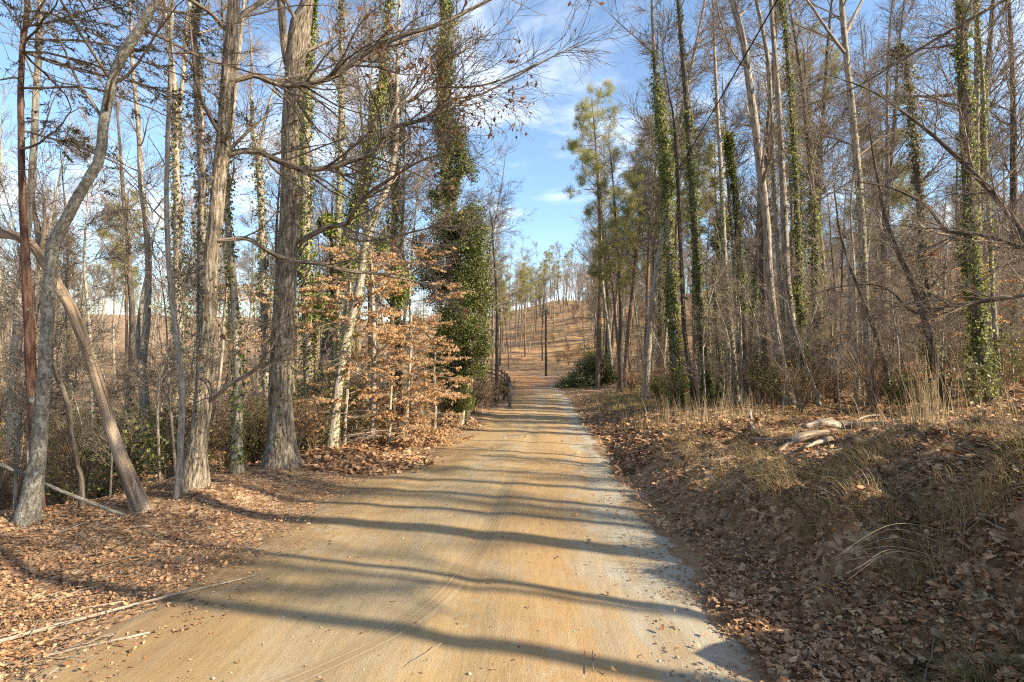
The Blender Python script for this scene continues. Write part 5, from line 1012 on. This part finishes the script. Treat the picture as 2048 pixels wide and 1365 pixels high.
g.add(V, None, T, A); M['peb'] = leafmat('pebble', [(0.16, 0.12, 0.09), (0.34, 0.28, 0.21), (0.5, 0.45, 0.38)], 0, .8)
tag(put('gravel', g, 'peb', smooth=False), 'scattered small stones on the road surface', 'gravel', kind='stuff')

# ------------------------------------------------------------------ labels of the repeats: by their nearest landmark
LAND = [(40, 'the reddish left-edge trunk'), (110, 'the lichened leaning tree'), (230, 'the leaning snag'), (355, 'the slender pole tree'), (425, 'the long-limbed oak'), (475, 'the pale ivied trunk'), (528, 'the slim forked ivied tree'), (575, 'the scarred oak'), (675, 'the thin ivied tree'), (745, 'the copper beech saplings'), (820, 'the rightmost copper beech'), (905, 'the evergreen mass'), (994, 'the tree by the fence'), (1090, 'the nearer utility pole'), (1190, 'the brush pile'), (1345, 'the first right-hand ivied trunk'), (1410, 'the second right-hand ivied trunk'), (1483, 'the narrow ivy column'), (1545, 'the stout curving trunk'), (1600, 'the mid-wood cluster'), (1725, 'the high-forked tree'), (1850, 'the broken-topped ivied trunk'), (1940, 'the thickest ivy-hung trunk'), (2000, 'the slim right-edge trunk')]
KIND = {'bare shrubs on the open hillside': 'bare shrub', 'bare trees closing in on the bend': 'bare tree', 'bare trees of the right wood': 'bare tree', 'ivied trees deep in the right wood': 'ivied tree', 'bare trees far back in the left wood': 'bare tree', 'ivied trees far back in the left wood': 'ivied tree', 'bare trees on the far hill': 'small bare hill tree', 'saplings in the right wood': 'bare sapling', 'saplings in the left ravine': 'bare sapling', 'evergreen shrubs in the left ravine': 'green shrub', 'bare shrubs along the left wood edge': 'bare shrub', 'bare shrubs along the right wood edge': 'bare shrub'}
def far_word(y):
    for lim, wd in ((9, 'nearest the road'), (12, 'close by'), (15.5, 'slightly back'), (20, 'set back'), (26, 'well back'), (33, 'farther back'), (42, 'deep in'), (55, 'deeper in'), (75, 'far off')):
        if y < lim: return wd
    return 'farthest off'
for ob in list(COL.objects):
    gr = ob.get('group')
    if ob.parent is None and gr in KIND:
        px = 1024+F*ob.location.x/ob.location.y; ld = min(LAND, key=lambda q: abs(q[0]-px)); dd = px-ld[0]
        side = 'behind' if abs(dd) < 9 else (('just ' if abs(dd) < 32 else '')+('right of' if dd > 0 else 'left of'))
        tone = {'pale_bark': 'pale ', 'dark_bark': 'dark ', 'grey_bark': 'grey '}.get(next((c.data.materials[0].name for c in ob.children if c.name.startswith('trunk')), ''), '')
        ob['label'] = '%s%s %s, %s %s' % (tone, KIND[gr], far_word(ob.location.y), side, ld[1])

dup = {}
for ob in COL.objects:
    if ob.parent is None and ob.get('group') in KIND: dup.setdefault((ob['group'], ob['label']), []).append(ob)
for (gr, lb), obs in dup.items():
    if 1 < len(obs) < 4 and len(lb.split()) < 14:
        obs.sort(key=lambda o: o.location.x/o.location.y)
        for wd, o in zip(('left', 'right') if len(obs) == 2 else ('left', 'middle', 'right'), obs): o['label'] = lb+', '+wd+' one'
